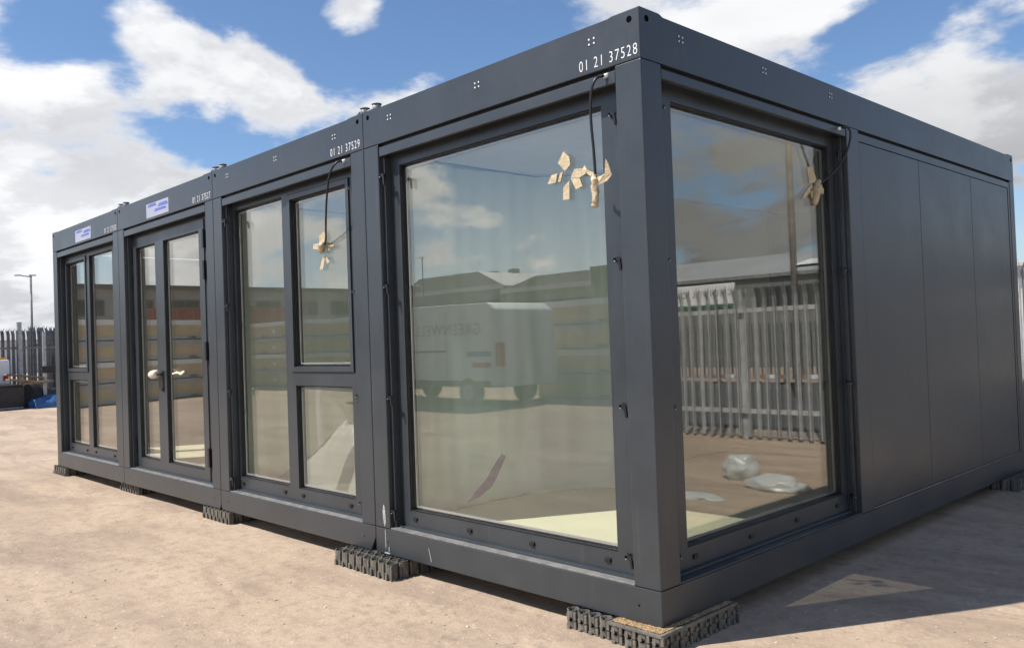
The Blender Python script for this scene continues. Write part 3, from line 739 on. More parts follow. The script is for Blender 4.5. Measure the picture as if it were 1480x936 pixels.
def film_heap():
    bm = bmesh.new(); nx, ny = 70, 40; vs = []
    prof = [(-4.98, 0.), (-4.55, .24), (-4.25, .42), (-3.99, .55), (-3.6, .70), (-3.25, .74), (-2.95, .45), (-2.75, 0.)]
    def h(x):
        for (a, p), (c, q) in zip(prof, prof[1:]):
            if a <= x <= c: t = (x-a)/(c-a); return p + (q-p)*t
        return 0.
    for i in range(nx+1):
        x = -4.98 + 2.23*i/nx; rw = []
        for j in range(ny+1):
            y = .42 + 1.0*j/ny; w = max(0., 1 - abs((y-.80)/.40)**1.6)
            z = h(x)*w*(1 + .22*mnoise.noise((x*4, y*4, 2.)) + .14*abs(mnoise.noise((x*9, y*7, 5.)))) + .03*w*mnoise.noise((x*16, y*12, 8.))
            rw.append(bm.verts.new((x + .03*mnoise.noise((x*6, y*6, 1.)), y + .04*mnoise.noise((x*5, y*5, 9.)), max(.183, .183+z))))
        vs.append(rw)
    for a, c in zip(vs, vs[1:]):
        for j in range(ny): bm.faces.new((a[j], c[j], c[j+1], a[j+1])).smooth = True
    me = bpy.data.meshes.new('plastic_film'); bm.to_mesh(me); bm.free(); me.materials.append(M['heap_film'])
    o = bpy.data.objects.new('plastic_film', me); col.objects.link(o); tag(o, 'billowing heap of white film rising to the right on the floor of the second cabin', 'plastic film')
film_heap()
rumple('plastic_film', [(-3.7, .62, .2), (-3.3, .72, .22), (-2.75, .95, .24)], .16, 'narrow white film strip on the floor behind the lower right pane of the second cabin', 'plastic film', 'bag', 6., .05)
def lump(name, c, s, label, seed, mat='bag', cat='plastic bag', zmin=.183):
    bm = bmesh.new(); bmesh.ops.create_icosphere(bm, subdivisions=4, radius=1.)
    for v in bm.verts:
        k = 1 + .30*mnoise.noise(v.co*1.5 + Vector((seed, 0, 0))) + .16*abs(mnoise.noise(v.co*4. + Vector((0, seed, 0)))) - .08
        q = v.co*k; v.co = (c[0]+q.x*s[0], c[1]+q.y*s[1], max(zmin, c[2]+q.z*s[2]))
    for fc in bm.faces: fc.smooth = True
    me = bpy.data.meshes.new(name); bm.to_mesh(me); bm.free(); me.materials.append(M[mat])
    o = bpy.data.objects.new(name, me); col.objects.link(o); return tag(o, label, cat)
lump('plastic_bag', (2.02, 4.50, GZ+.12), (.19, .17, .17), 'rounded scrunched white plastic bag on the yard, mirrored in the side window', 2., zmin=GZ)
lump('plastic_bag', (1.42, 4.15, GZ+.05), (.30, .17, .10), 'flattened white plastic bag on the yard, mirrored right of the rounded one', 8., zmin=GZ)
lump('plastic_bag', (1.80, 3.38, GZ+.015), (.26, .13, .035), 'thin flat white film scrap on the yard, mirrored low left in the side window', 5., zmin=GZ)
def weed(loc, label):
    b = MB(); rnd = random.Random(4)
    for i in range(46):
        a = rnd.uniform(0, 2*PI); ln = rnd.uniform(.10, .26); sp = rnd.uniform(.15, .9); w = .006
        pts = [Vector((math.cos(a)*ln*sp*t*t, math.sin(a)*ln*sp*t*t, ln*t*(1-.25*t*sp))) for t in (0, .35, .7, 1.)]
        nr = Vector((-math.sin(a), math.cos(a), 0))*w
        for k in range(3):
            f0, f1 = 1-.25*k, 1-.25*(k+1) if k < 2 else .05
            b.bm.faces.new([b.bm.verts.new(pts[k]-nr*f0), b.bm.verts.new(pts[k]+nr*f0), b.bm.verts.new(pts[k+1]+nr*f1), b.bm.verts.new(pts[k+1]-nr*f1)])
    return tag(b.build('weed', 'weed_green', None, loc), label, 'weed')
M['weed_green'] = simple('weed_green', (.05, .10, .02), .6)
weed((1.40, 5.25, GZ), 'small green weed tuft growing in the yard, mirrored at the right of the side window')
TEAR = [(-1.274, .748), (-1.239, .732), (-1.325, .60), (-1.375, .535), (-1.50, .455), (-1.631, .395), (-1.538, .482), (-1.425, .575), (-1.375, .64)]
b = MB(); b.slab([(a, .147, c) for a, c in TEAR], (0, 1, 0), .002)
tag(b.build('tape_strip', 'dark_strip'), 'torn dark purple strip stuck diagonally low on the inside of the largest front window', 'tape')
b = MB(); b.box(-7.78, -7.42, 1.85, 2.2, .181, .52, bev=.004); b.box(-7.62, -7.58, 1.845, 2.205, .521, .523, 1); tag(b.build('cardboard_box', ['cardboard', 'tape']), 'brown cardboard box on the cabin floor seen through the second cabin', 'box')

# ------------------------------------------------------------------ palisade fences
def pale_bm(h=2.25):
    b = MB(); w, t = .034, .014
    prof = [(-w, .010), (-w*.45, 0), (-.008, -.012), (.008, -.012), (w*.45, 0), (w, .010)]
    def ring(z, yo, sc=1.): return [(x*sc, y+yo, z) for x, y in prof]
    zs = [(0, 0, 1), (h-.33, 0, 1), (h-.22, -.012, 1), (h-.12, -.045, .95)]
    prev = None
    for z, yo, sc in zs:
        cur = [b.bm.verts.new(p) for p in ring(z, yo, sc)]
        if prev:
            for k in range(5): b.bm.faces.new((prev[k], prev[k+1], cur[k+1], cur[k]))
        prev = cur
    tipc = b.bm.verts.new((0, -.085, h))
    tl = b.bm.verts.new((-.062, -.075, h-.015)); tr_ = b.bm.verts.new((.062, -.075, h-.015))
    b.bm.faces.new((prev[0], prev[1], tl)); b.bm.faces.new((prev[1], prev[2], tl)); b.bm.faces.new((prev[2], prev[3], tipc)); b.bm.faces.new((prev[3], prev[4], tr_)); b.bm.faces.new((prev[4], prev[5], tr_))
    bmesh.ops.solidify(b.bm, geom=list(b.bm.faces), thickness=.003)
    return b
def fence(p0, p1, label, group, h=2.25, wide=1., step=.155, rails=(.40, 1.86), mat='galv_dull', post=2.75, flip=1, skip=None, base=GZ):
    p0, p1 = Vector((p0[0], p0[1], base)), Vector((p1[0], p1[1], base)); d = p1-p0; Ln = d.length; a = math.atan2(d.y, d.x)
    root = empty('palisade_fence', p0, a, label, 'fence', group)
    pm = pale_bm(h-.04)
    first = None; n = min(100, int(Ln/step))
    for i in range(n):
        x = (i+.5)*Ln/n
        if first is None: first = pm.build('pale', mat, root); first.location = (x, -.03*flip, .04)
        else: o = first.copy(); col.objects.link(o); o.parent = root; o.location = (x + random.uniform(-.006, .006), -.03*flip, .04)
        ob = first if i == 0 else o
        ob.scale = (wide, 1, 1)
        ob.rotation_euler = (0, random.uniform(-.006, .006), 0 if flip == 1 else PI)
    for z in rails:
        b = MB(); b.box(0, Ln, -.004, .004, z-.032, z+.032); b.box(0, Ln, .004, .05, z+.024, z+.031); b.build('rail', mat, root)
    k = int(Ln/post) + 1
    for i in range(k+1):
        x = min(Ln-.03, .03 + i*post)
        b = MB(); b.box(x-.04, x+.04, .056, .064, 0, h-.1); b.box(x-.005, x+.005, .064, .13, 0, h-.1); b.box(x-.04, x+.04, .13, .137, 0, h-.1); b.build('post', mat, root)
    return root
fence((-4.5, 7.5), (9.5, 7.5), 'galvanised palisade fence beside the road, seen behind and mirrored in the side window', 'galvanised palisade fences', 2.26, rails=(.405, 1.855), mat='pale_galv')
fence((4.5, 21.5), (19, 21.5), 'lower palisade fence beyond the road in front of the long warehouse', 'galvanised palisade fences', 1.85, rails=(.4, 1.4))
fence((-28.3, 6.6), (-26.6, -3.2), 'palisade gate panel behind the white trailer in the far yard', 'galvanised palisade fences', 2.52, rails=(.5, 1.86), wide=1.5)
fence((-31.0, 9.6), (-28.35, 4.35), 'tall palisade fence run behind the blue tarpaulin heap', 'galvanised palisade fences', 2.62, rails=(.5, 1.95), wide=1.5)
g = empty('gate_post', (-27.75, 3.92, GZ), 0, 'stout pale gate post standing among the far fence pales, top above them', 'post')
b = MB(); b.box(-.06, .06, -.06, .06, 0, 2.66, bev=.006); b.build('post', 'galv', g); b = MB(); b.box(-.07, .07, -.07, .07, 2.661, 2.68); b.build('cap', 'galv', g)
g = empty('gate_post', (-26.7, 4.35, GZ), 0, 'pale slim gate post with lock box right of the blue tarpaulin', 'post')
b = MB(); b.box(-.045, .045, -.045, .045, 0, 2.33, bev=.006); b.build('post', 'galv', g); b = MB(); b.box(.0455, .10, -.10, .34, 1.05, 1.26, bev=.01); b.build('lock_box', 'dark_metal', g)

# ------------------------------------------------------------------ far yard at the left
t = empty('trailer', (-26.9, 2.86, GZ), math.radians(100), 'white boxy trailer with amber bar and red tail lamps parked by the far fence', 'trailer')
b = MB(); b.box(-1.5, .62, -.0, 1.6, .72, 1.50, bev=.05); b.build('body', 'van_white', t)
b = MB(); b.box(-1.4, .55, .1, 1.5, 1.501, 1.57, bev=.02); b.build('light_bar', 'amber', t)
for x in (-.85, .48):
    b = MB(); b.box(x-.07, x+.07, -.02, .0, .86, 1.02, bev=.006); b.build('tail_lamp', 'red_lens', t)
b = MB(); b.box(-.05, .3, -.012, -.001, .82, 1.2); b.build('number_plate', 'sign_white', t)
for y in (.15, 1.45):
    b = MB(); b.cyl((-.6, y-.09, .33), (-.6, y+.09, .33), .33, n=20); b.build('wheel', 'tyre', t)
b = MB(); b.box(-1.5, .62, .05, 1.55, .45, .715); b.build('chassis', 'dark_metal', t)
t = empty('flat_trailer', (-26.1, 2.75, GZ), math.radians(103), 'low dark flat trailer with raised edge in front of the white one', 'trailer')
b = MB(); b.box(-1.4, .92, 0, .7, .12, .74, bev=.02); b.box(-1.4, .92, -.05, .0, .04, .66); b.build('body', 'dark_metal', t)
b = MB(); b.box(-1.5, .85, -.12, -.055, .02, .07); b.build('kerb_rail', 'galv_dull', t)
for x, y, z, ln, rz, rx, lab in ((-26.2, 3.55, .86, .8, 1.9, .12, 'pale timber plank lying on the dark flat trailer'), (-26.6, 3.75, .98, 1.1, 1.75, .14, 'long timber plank tilted across the scrap heap'), (-26.4, 4.05, .78, 1.0, 1.95, -.03, 'brown timber plank resting above the blue tarpaulin')):
    b = MB(); b.box(-ln/2, ln/2, -.10, .10, -.03, .03, bev=.004); o = b.build('timber_plank', 'wood', None, (x, y, z+GZ)); o.rotation_euler = (0, rx, rz); tag(o, lab, 'plank', 'timber planks on the far heap')
def heap(name, c, s, mat, label, cat, seed):
    bm = bmesh.new(); bmesh.ops.create_icosphere(bm, subdivisions=4, radius=1.)
    for v in bm.verts:
        k = 1 + .35*mnoise.noise(v.co*1.4 + Vector((seed, 0, 0))) + .2*abs(mnoise.noise(v.co*3.5 + Vector((0, seed, 0))))
        q = v.co*k; v.co = (q.x*s[0], q.y*s[1], max(-.02, q.z*s[2]))
    for fc in bm.faces: fc.smooth = True
    me = bpy.data.meshes.new(name); bm.to_mesh(me); bm.free(); me.materials.append(M[mat])
    o = bpy.data.objects.new(name, me); col.objects.link(o); o.location = c; return tag(o, label, cat)
heap('tarpaulin', (-26.3, 4.28, GZ), (.42, .50, .34), 'tarp', 'crumpled bright blue tarpaulin heaped by the far fence', 'tarpaulin', 4.)
heap('scrap_heap', (-27.0, 4.1, GZ), (.4, .75, .66), 'dark_metal', 'dark pile of scrap behind the blue tarpaulin', 'scrap heap', 7.)
def lamp(loc, hgt, rz, label, arms=2):
    t = empty('street_lamp', loc, rz, label, 'street lamp', 'tall slim street lamps')
    b = MB(); b.cyl((0, 0, 0), (0, 0, 1.2), .10, n=12); b.cyl((0, 0, 1.2), (0, 0, hgt), .08, .06, n=12); b.build('pole', 'galv_dull', t)
    for s in ((-1, 1)[:arms]):
        b = MB(); b.tube([(0, 0, hgt-.05), (s*.35 if s < 0 else .05, 0, hgt), (s*.6 if s < 0 else .1, 0, hgt+.04)], .035, 8); b.build('arm', 'galv_dull', t)
        b = MB(); x = -.72 if s < 0 else .1; b.box(x-.20, x+.20, -.10, .10, hgt+.0, hgt+.11, bev=.03); b.build('lamp_head', 'pack_white', t)
    return t
lamp((-58.02, 11.96+.0, GZ), 6.78, math.radians(70), 'tall slim street lamp with two heads rising above the far left fence')
b = MB(); b.box(-100, -92, 8, 60, GZ, 3.2); ww = b.build('wall', 'ware_wall'); wt = empty('distant_shed', (0, 0, 0), 0, 'long low pale shed far off behind the left-hand fence', 'building'); ww.parent = wt
b = MB(); b.prism([(-100.3, 3.201), (-91.7, 3.201), (-96, 4.2)], 'y', 7.7, 60.3); b.build('roof', 'shed_roof', wt)

# ------------------------------------------------------------------ behind the road: long warehouse
t = empty('warehouse', (0, 30, GZ), 0, 'long dark grey warehouse with shallow pale roof beyond the road', 'building')
b = MB(); b.box(3.0, 30, 0, 14, 0, 3.95); b.build('wall', 'ware_grey', t)
b = MB(); b.prism([(-.06, 4.0), (-.06, 3.955), (14.5, 3.955), (14.5, 4.0), (7, 5.5)], 'x', 2.6, 30.4); b.build('roof', 'shed_roof', t)
b = MB(); b.box(2.7, 30.3, -.16, -.062, 3.86, 4.02, bev=.01); b.build('gutter', 'galv_dull', t)
b = MB(); b.box(12.6, 16.6, -.03, -.002, 2.4, 3.45); b.box(9.0, 12.2, -.03, -.002, .4, 3.3); b.build('loading_bay', 'ware_dark', t)
for x in (14.0, 9.0):
    b = MB(); b.prism([(1.2, 4.385), (3.0, 4.745), (3.0, 4.76), (1.2, 4.40)], 'x', x, x+1.4); b.build('skylight', 'sign_white', t)
pt = empty('pale_shed', (-26., 31., GZ), 0, 'plain pale grey shed wall glimpsed past the rear right cabin corner', 'building')
b = MB(); b.box(0, 20.15, 0, 9, 0, 3.55); b.build('wall', 'ware_wall', pt); b = MB(); b.box(-.2, 20.3, -.2, 9.2, 3.551, 3.72, bev=.02); b.build('roof', 'shed_roof', pt)
s = empty('warehouse_sign', (17.45, 29.93, 2.60), 0, 'white warehouse sign with dark lettering and green lower stripe', 'sign')
b = MB(); b.box(0, 4.6, -.04, .03, .12, 1.05, bev=.006); b.build('board', 'sign_white', s)
b = MB(); b.box(0, 4.6, -.042, .03, 0, .118); b.build('stripe', 'sign_green', s)
text('lettering', 'GREENWELL EQUIPMENT', 'black', s, (.16, -.0415, .44), (PI/2, 0, 0), 4.25, .32, spacing=1.05)
g = empty('telegraph_pole', (6.3, 14., GZ), 0, 'brown timber telegraph pole standing at the roadside behind the fence', 'pole')
b = MB(); b.cyl((0, 0, 0), (0, 0, 9.), .075, .06, n=14); b.build('pole', 'pole_wood', g); b = MB(); b.box(-.7, .7, -.06, .06, 8.4, 8.52); b.build('cross_arm', 'pole_wood', g)
for x, y, lab in ((10.9, 18.7, 'orange and white road barrier nearest the mirrored sign'), (9.6, 18.7, 'middle orange and white road barrier on the far verge'), (8.3, 18.7, 'orange and white road barrier at the right of its row')):
    g = empty('road_barrier', (x, y, GZ+.03), .05, lab, 'barrier', 'orange road barriers on the far verge')
    b = MB(); b.box(-.55, .55, -.02, .02, .16, .27, bev=.006); b.build('board', 'orange', g)
    b = MB(); b.box(-.15, .15, -.022, .022, .162, .268); b.build('stripe', 'sign_white', g)
    for sx in (-.45, .45):
        b = MB(); b.box(sx-.03, sx+.03, -.18, .18, 0, .06); b.box(sx-.02, sx+.02, -.02, .02, .06, .16); b.build('foot', 'black', g)
g = empty('red_skip', (19.0, 25.2, GZ), .1, 'red steel skip parked in front of the warehouse sign', 'skip')
b = MB(); b.prism([(-1.0, .2), (1.0, .2), (1.5, 1.25), (-1.5, 1.25)], 'y', -.8, .8); b.build('body', 'red_box', g); b = MB(); b.box(-1.56, 1.56, -.86, .86, 1.251, 1.33, bev=.01); b.build('rim', 'red_dark', g)

# ------------------------------------------------------------------ the yard opposite the front (seen in the windows)
def pack_stack(origin, rz, n, length, hp, where, grp):
    """n flat-packed cabins on top of each other; each pack is a thing of its own"""
    words = ['lowest', 'second', 'third', 'fourth', 'fifth']
    for k in range(n):
        nm = 'topmost' if k == n-1 else words[k]
        t = empty('flat_pack_cabin', (origin[0], origin[1], GZ + k*hp), rz, '%s beige and grey flat-packed cabin in the stack %s' % (nm, where), 'flat pack', grp)
        b = MB(); b.box(0, length, .02, 2.4, .125, hp-.165); b.build('side_panel', 'pack_beige', t)
        b = MB(); b.box(0, length, 0, 2.43, .035, .124, bev=.006); b.build('floor_frame', 'pack_grey', t)
        b = MB(); b.box(0, length, 0, 2.43, hp-.164, hp-.006, bev=.006); b.build('roof_frame', 'pack_grey' if k in (0, 2) and k < n-1 else 'pack_white', t)
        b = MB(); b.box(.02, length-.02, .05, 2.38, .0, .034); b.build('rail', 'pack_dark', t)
        for x in (length*.3, length*.62):
            b = MB(); b.box(x-.16, x+.16, -.004, -.001, .05, .11); b.build('fork_pocket', 'black', t)
        b = MB(); b.box(length*.45, length*.45+.22, .012, .019, .2, .36); b.build('tag_card', 'sign_white', t)
# the origin is the corner from which the face runs (rz: direction of the face, the pack extends to its left)
pack_stack((-7.2, -12.4), PI, 4, 6.06, .63, 'facing the nearest cabin', 'flat packs stacked opposite the nearest cabin')
pack_stack((-21.5, -13.7), PI+.11, 4, 4.9, .66, 'opposite the second cabin', 'flat packs stacked opposite the second cabin')
pack_stack((-26.6, -13.2), PI+.02, 4, 5.5, .66, 'left of centre opposite the second cabin', 'flat packs stacked left of centre')
pack_stack((-26.4, -10.2), PI/2-.32, 4, 6.06, .655, 'opposite the double doors', 'flat packs stacked opposite the double doors')
# white van
v = empty('delivery_van', (-11.9, -9.75, GZ), PI, 'white panel van with dark green lettering and blue stripe parked opposite the cabins', 'van')
prof = [(0.02, .45), (0, 1.2), (.10, 2.28), (.35, 2.46), (3.9, 2.50), (4.25, 2.40), (4.95, 1.62), (5.75, 1.30), (5.92, .9), (5.92, .42)]
b = MB(); b.prism(prof, 'y', 0, 2.0, bev=.06); b.build('body', 'van_white', v)
b = MB(); b.prism([(4.32, 2.22), (4.88, 1.68), (3.75, 1.66), (3.75, 2.22)], 'y', -.006, 2.006); b.build('cab_window', 'dark_glass', v)
for x in (1.1, 4.95):
    for y in (-.02, 1.8):
        b = MB(); b.cyl((x, y, .33), (x, y+.22, .33), .34, n=24); w_ = b.build('wheel', 'tyre', v)
        b = MB(); b.cyl((x, y-.006 if y < 0 else y+.22, .33), (x, y if y < 0 else y+.226, .33), .19, n=20); b.build('rim', 'galv', w_)
b = MB(); b.box(-.02, .02, .04, .2, .95, 1.5, bev=.01); b.box(-.004, .10, -.008, .0, .95, 1.5, bev=.003); b.build('tail_lamp', 'red_lens', v)
b = MB(); b.box(.25, 1.15, -.006, -.001, 1.18, 1.30); b.build('side_stripe', 'stripe_blue', v)
b = MB(); b.box(.25, .95, -.006, -.001, .92, 1.04); b.build('side_stripe', 'red_lens', v)
b = MB(); b.box(1.9, 1.912, -.004, -.001, .62, 2.3); b.box(3.55, 3.562, -.004, -.001, .62, 2.3); b.box(4.75, 4.762, -.004, -.001, .62, 1.6); b.box(1.9, 3.55, -.006, -.001, 1.30, 1.345); b.build('door_seam', 'dark_metal', v)
b = MB(); b.box(3.7, 3.86, -.03, -.001, 1.42, 1.46, bev=.004); b.build('door_handle', 'black', v)
b = MB(); b.box(.3, 5.6, -.012, -.001, .46, .60); b.build('sill_trim', 'black', v)
text('lettering', 'GREENWELL', 'van_text', v, (.62, -.004, 1.72), (PI/2, 0, 0), 2.55, .27, spacing=1.1)
# green storage containers, stacked
def container(loc, rz, ln, h, mat, label, grp):
    t = empty('storage_container', loc, rz, label, 'container', grp)
    b = MB(); n = int(ln/.28)
    pts = []
    for i in range(n):
        x = ln*i/n; w = ln/n
        pts += [(x, 0.03), (x+w*.3, 0.03), (x+w*.45, .0), (x+w*.8, .0)]
    pts += [(ln, .03), (ln, 2.4), (0, 2.4)]
    b.prism(pts, 'z', .12, h-.12); b.build('body', mat, t)
    for z in ((0, .119), (h-.119, h)):
        b = MB(); b.box(-.01, ln+.01, -.02, 2.42, z[0], z[1], bev=.006); b.build('rail', mat, t)
    return t
container((-17.8, -27, GZ), PI, 6.06, 2.45, 'green_box', 'lower dark green storage container beyond the flat packs', 'green storage containers')
container((-17.8, -27, GZ+2.451), PI, 6.06, 2.45, 'green_box', 'upper dark green storage container stacked beyond the flat packs', 'green storage containers')
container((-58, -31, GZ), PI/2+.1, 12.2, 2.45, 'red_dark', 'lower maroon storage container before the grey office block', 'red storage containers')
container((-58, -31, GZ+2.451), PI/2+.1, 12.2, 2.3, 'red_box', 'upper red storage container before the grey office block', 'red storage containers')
# office block
t = empty('office_block', (-71, -46, GZ), 0, 'grey flat-roofed office block with a strip of dark windows', 'building')
b = MB(); b.box(-12, 0, 0, 30, 0, 7.0); b.build('wall', 'office_wall', t)
b = MB(); b.box(-12.3, .3, -.3, 30.3, 7.001, 7.35); b.build('roof', 'office_band', t)
for i in range(7):
    y = 1.6 + i*4.0
    b = MB(); b.box(.001, .05, y, y+2.6, 4.7, 6.1); w_ = b.build('window', 'office_band', t)
    b = MB(); b.box(.0505, .07, y+.12, y+1.24, 4.82, 5.98); b.box(.0505, .07, y+1.36, y+2.48, 4.82, 5.98); b.build('pane', 'dark_glass', w_)
b = MB(); b.box(-4, -3.4, 14, 14.6, 7.351, 8.2); b.build('chimney', 'office_band', t)
# two sheds on the skyline
def shed(x0, x1, y, eave, ridge, label):
    t = empty('industrial_shed', (x0, y, GZ), 0, label, 'building', 'industrial sheds on the skyline')
    w_ = x1-x0
    b = MB(); b.box(0, w_, -14, 0, 0, eave); b.build('wall', 'shed_grey', t)
    b = MB(); b.prism([(-.4, eave+.001), (w_+.4, eave+.001), (w_*.80, ridge), (w_*.2, ridge)], 'y', -14.3, .3); b.build('roof', 'shed_roof', t)
    b = MB(); b.box(.5, w_-.5, .002, .10, eave*.62, eave*.80); b.build('window_band', 'dark_glass', t)
    b = MB(); b.box(-.4, w_+.4, .302, .42, eave-.35, eave+.15); b.build('gutter', 'pack_white', t)
    for k in range(3):
        b = MB(); b.box(w_*(.3+.2*k)-.5, w_*(.3+.2*k)+.5, -7.5, -6.5, ridge-.4, ridge+.7); b.build('roof_vent', 'shed_roof', t)
    return t
shed(-83, -65, -60, 7.6, 9.4, 'grey green shed with hipped roof, taller and left of its neighbour on the skyline')
shed(-64.6, -40, -60, 7.0, 8.2, 'wider grey green shed with lower roof, right on the skyline')
lamp((-74., -56., GZ), 11.3, 0., 'tall lamp post before the taller shed across the yard')

# ------------------------------------------------------------------ sky, sun
SUN = Vector((-.56, -1., 1.53)).normalized()
el = math.asin(SUN.z); az = math.atan2(SUN.x, SUN.y)
sd = bpy.data.lights.new('sun', 'SUN'); sd.energy = 4.8; sd.angle = math.radians(.5); sd.color = (1., .955, .89)
so = bpy.data.objects.new('sun', sd); col.objects.link(so); so.rotation_euler = SUN.to_track_quat('Z', 'Y').to_euler(); so.location = (-10, -15, 25)
world = bpy.data.worlds.new('World'); scene.world = world; world.use_nodes = True
nt = world.node_tree; nt.nodes.clear()
out = nt.nodes.new('ShaderNodeOutputWorld')
sky = N(nt, 'ShaderNodeTexSky', sky_type='NISHITA'); sky.sun_disc = False; sky.sun_elevation = el; sky.sun_rotation = az
sky.air_density = 1.0; sky.dust_density = .2; sky.ozone_density = 3.0
def MATH(op, a, b=None, c=None):
    n = N(nt, 'ShaderNodeMath', operation=op)
    for i, v_ in enumerate((a, b, c)):
        if v_ is None: continue
        if isinstance(v_, (int, float)): n.inputs[i].default_value = v_
        else: L(nt, v_, n.inputs[i])
    return n.outputs[0]
tc = N(nt, 'ShaderNodeTexCoord'); DIR = tc.outputs['Generated']
nrm = N(nt, 'ShaderNodeVectorMath', operation='NORMALIZE'); L(nt, DIR, nrm.inputs[0]); DIR = nrm.outputs[0]
sep = N(nt, 'ShaderNodeSeparateXYZ'); L(nt, DIR, sep.inputs[0])
zc = MATH('MAXIMUM', sep.outputs[2], 0.)
den = MATH('ADD', zc, .34)
cx, cy = MATH('DIVIDE', sep.outputs[0], den), MATH('DIVIDE', sep.outputs[1], den)
cmb = N(nt, 'ShaderNodeCombineXYZ'); L(nt, cx, cmb.inputs[0]); L(nt, cy, cmb.inputs[1]); L(nt, MATH('MULTIPLY', zc, 1.5), cmb.inputs[2])
def cnoise(off, scale=2.6, det=11., rough=.58):
    ad = N(nt, 'ShaderNodeVectorMath', operation='ADD'); L(nt, cmb.outputs[0], ad.inputs[0]); ad.inputs[1].default_value = off
    n = N(nt, 'ShaderNodeTexNoise', Scale=scale, Detail=det, Roughness=rough, Distortion=.15); L(nt, ad.outputs[0], n.inputs['Vector']); return n.outputs['Fac']
OFF = (3.7, 1.2, 4.4)
n1 = cnoise(OFF)
n2 = cnoise((OFF[0]-.09, OFF[1]-.17, OFF[2]+.10))            # the same field a little nearer the sun: lit and shaded sides
n3 = cnoise((9., 4., 1.), 4., 7., .6)
# where the cloud banks and blue gaps stand, as directions
BANKS = [((-0.932, 0.238, 0.273), 0.068, 0.18), ((-0.935, 0.276, 0.224), 0.081, 0.18), ((-0.925, 0.333, 0.182), 0.063, 0.18), ((-0.961, 0.242, 0.132), 0.108, 0.18), ((-0.93, 0.348, 0.12), 0.081, 0.18), ((-0.952, 0.297, 0.068), 0.081, 0.18), ((-0.897, 0.404, 0.181), 0.036, 0.18), ((-0.973, 0.23, 0.026), 0.054, 0.18), ((-0.898, 0.419, 0.136), 0.054, 0.18), ((-0.876, 0.337, 0.346), 0.032, 0.18), ((-0.875, 0.365, 0.319), 0.038, 0.18), ((-0.865, 0.401, 0.302), 0.034, 0.18), ((-0.846, 0.428, 0.318), 0.041, 0.18), ((-0.836, 0.463, 0.295), 0.034, 0.18), ((-0.854, 0.454, 0.252), 0.036, 0.18), ((-0.829, 0.492, 0.264), 0.038, 0.18), ((-0.784, 0.507, 0.359), 0.025, 0.18), ((-0.765, 0.526, 0.371), 0.023, 0.18), ((-0.749, 0.593, 0.296), 0.032, 0.18), ((-0.777, 0.564, 0.28), 0.027, 0.18), ((-0.821, 0.517, 0.243), 0.027, 0.18), ((-0.671, 0.642, 0.371), 0.023, 0.18), ((-0.613, 0.707, 0.352), 0.054, 0.18), ((-0.565, 0.739, 0.368), 0.05, 0.18), ((-0.512, 0.791, 0.334), 0.054, 0.18), ((-0.46, 0.831, 0.313), 0.045, 0.18), ((-0.415, 0.845, 0.336), 0.036, 0.18), ((-0.38, 0.885, 0.269), 0.041, 0.18), ((-0.326, 0.914, 0.243), 0.063, 0.18), ((-0.276, 0.938, 0.211), 0.077, 0.18), ((-0.257, 0.954, 0.153), 0.045, 0.18), ((-0.784, 0.507, 0.359), 0.028, 0.16), ((-0.764, 0.526, 0.373), 0.025, 0.16), ((-0.753, 0.59, 0.291), 0.031, 0.16), ((-0.671, 0.641, 0.373), 0.03, 0.16), ((-0.898, 0.274, 0.345), 0.054, -0.19), ((-0.842, 0.408, 0.353), 0.045, -0.19), ((-0.917, 0.247, 0.313), 0.023, -0.19), ((-0.812, 0.472, 0.344), 0.045, -0.19), ((-0.749, 0.565, 0.347), 0.05, -0.19), ((-0.885, 0.389, 0.256), 0.029, -0.19), ((-0.881, 0.418, 0.221), 0.034, -0.19), ((-0.72, 0.61, 0.33), 0.054, -0.19), ((-0.666, 0.671, 0.324), 0.036, -0.19), ((-0.297, 0.907, 0.298), 0.059, -0.19), ((-0.345, 0.889, 0.3), 0.036, -0.19), ((-0.392, 0.872, 0.292), 0.027, -0.19), ((-0.253, 0.961, 0.108), 0.045, -0.19), ((-0.947, 0.252, 0.2), 0.023, -0.19), ((-0.904, 0.321, 0.282), 0.018, -0.19), ((-0.883, -0.452, 0.128), 0.074, 0.15), ((-0.844, -0.519, 0.136), 0.066, 0.15), ((-0.922, -0.374, 0.098), 0.066, 0.15), ((-0.949, -0.303, 0.083), 0.066, 0.15), ((-0.768, -0.63, 0.118), 0.057, 0.15), ((-0.703, -0.702, 0.115), 0.033, 0.15), ((-0.728, -0.662, 0.18), 0.049, -0.14), ((-0.663, -0.733, 0.153), 0.041, -0.14), ((0.533, 0.815, 0.228), 0.074, 0.17), ((0.457, 0.882, 0.113), 0.074, 0.17), ((0.534, 0.837, 0.119), 0.09, 0.17), ((0.438, 0.883, 0.172), 0.041, 0.17), ((0.48, 0.861, 0.165), 0.037, -0.12)]
bias = None
for d, s, a in BANKS:
    v_ = Vector(d).normalized()
    dp = N(nt, 'ShaderNodeVectorMath', operation='DOT_PRODUCT'); L(nt, DIR, dp.inputs[0]); dp.inputs[1].default_value = v_
    e = MATH('EXPONENT', MATH('MULTIPLY', MATH('SUBTRACT', dp.outputs['Value'], 1.), 1./(s*s)))
    bias = MATH('MULTIPLY', e, a) if bias is None else MATH('MULTIPLY_ADD', e, a, bias)
def dens(n):
    return MATH('ADD', MATH('MULTIPLY_ADD', MATH('SUBTRACT', n, .5), 2.0, .5), bias)
d1, d2 = dens(n1), dens(n2)
cov = N(nt, 'ShaderNodeMapRange', interpolation_type='SMOOTHSTEP'); cov.inputs[1].default_value = .52; cov.inputs[2].default_value = .78; L(nt, d1, cov.inputs[0])
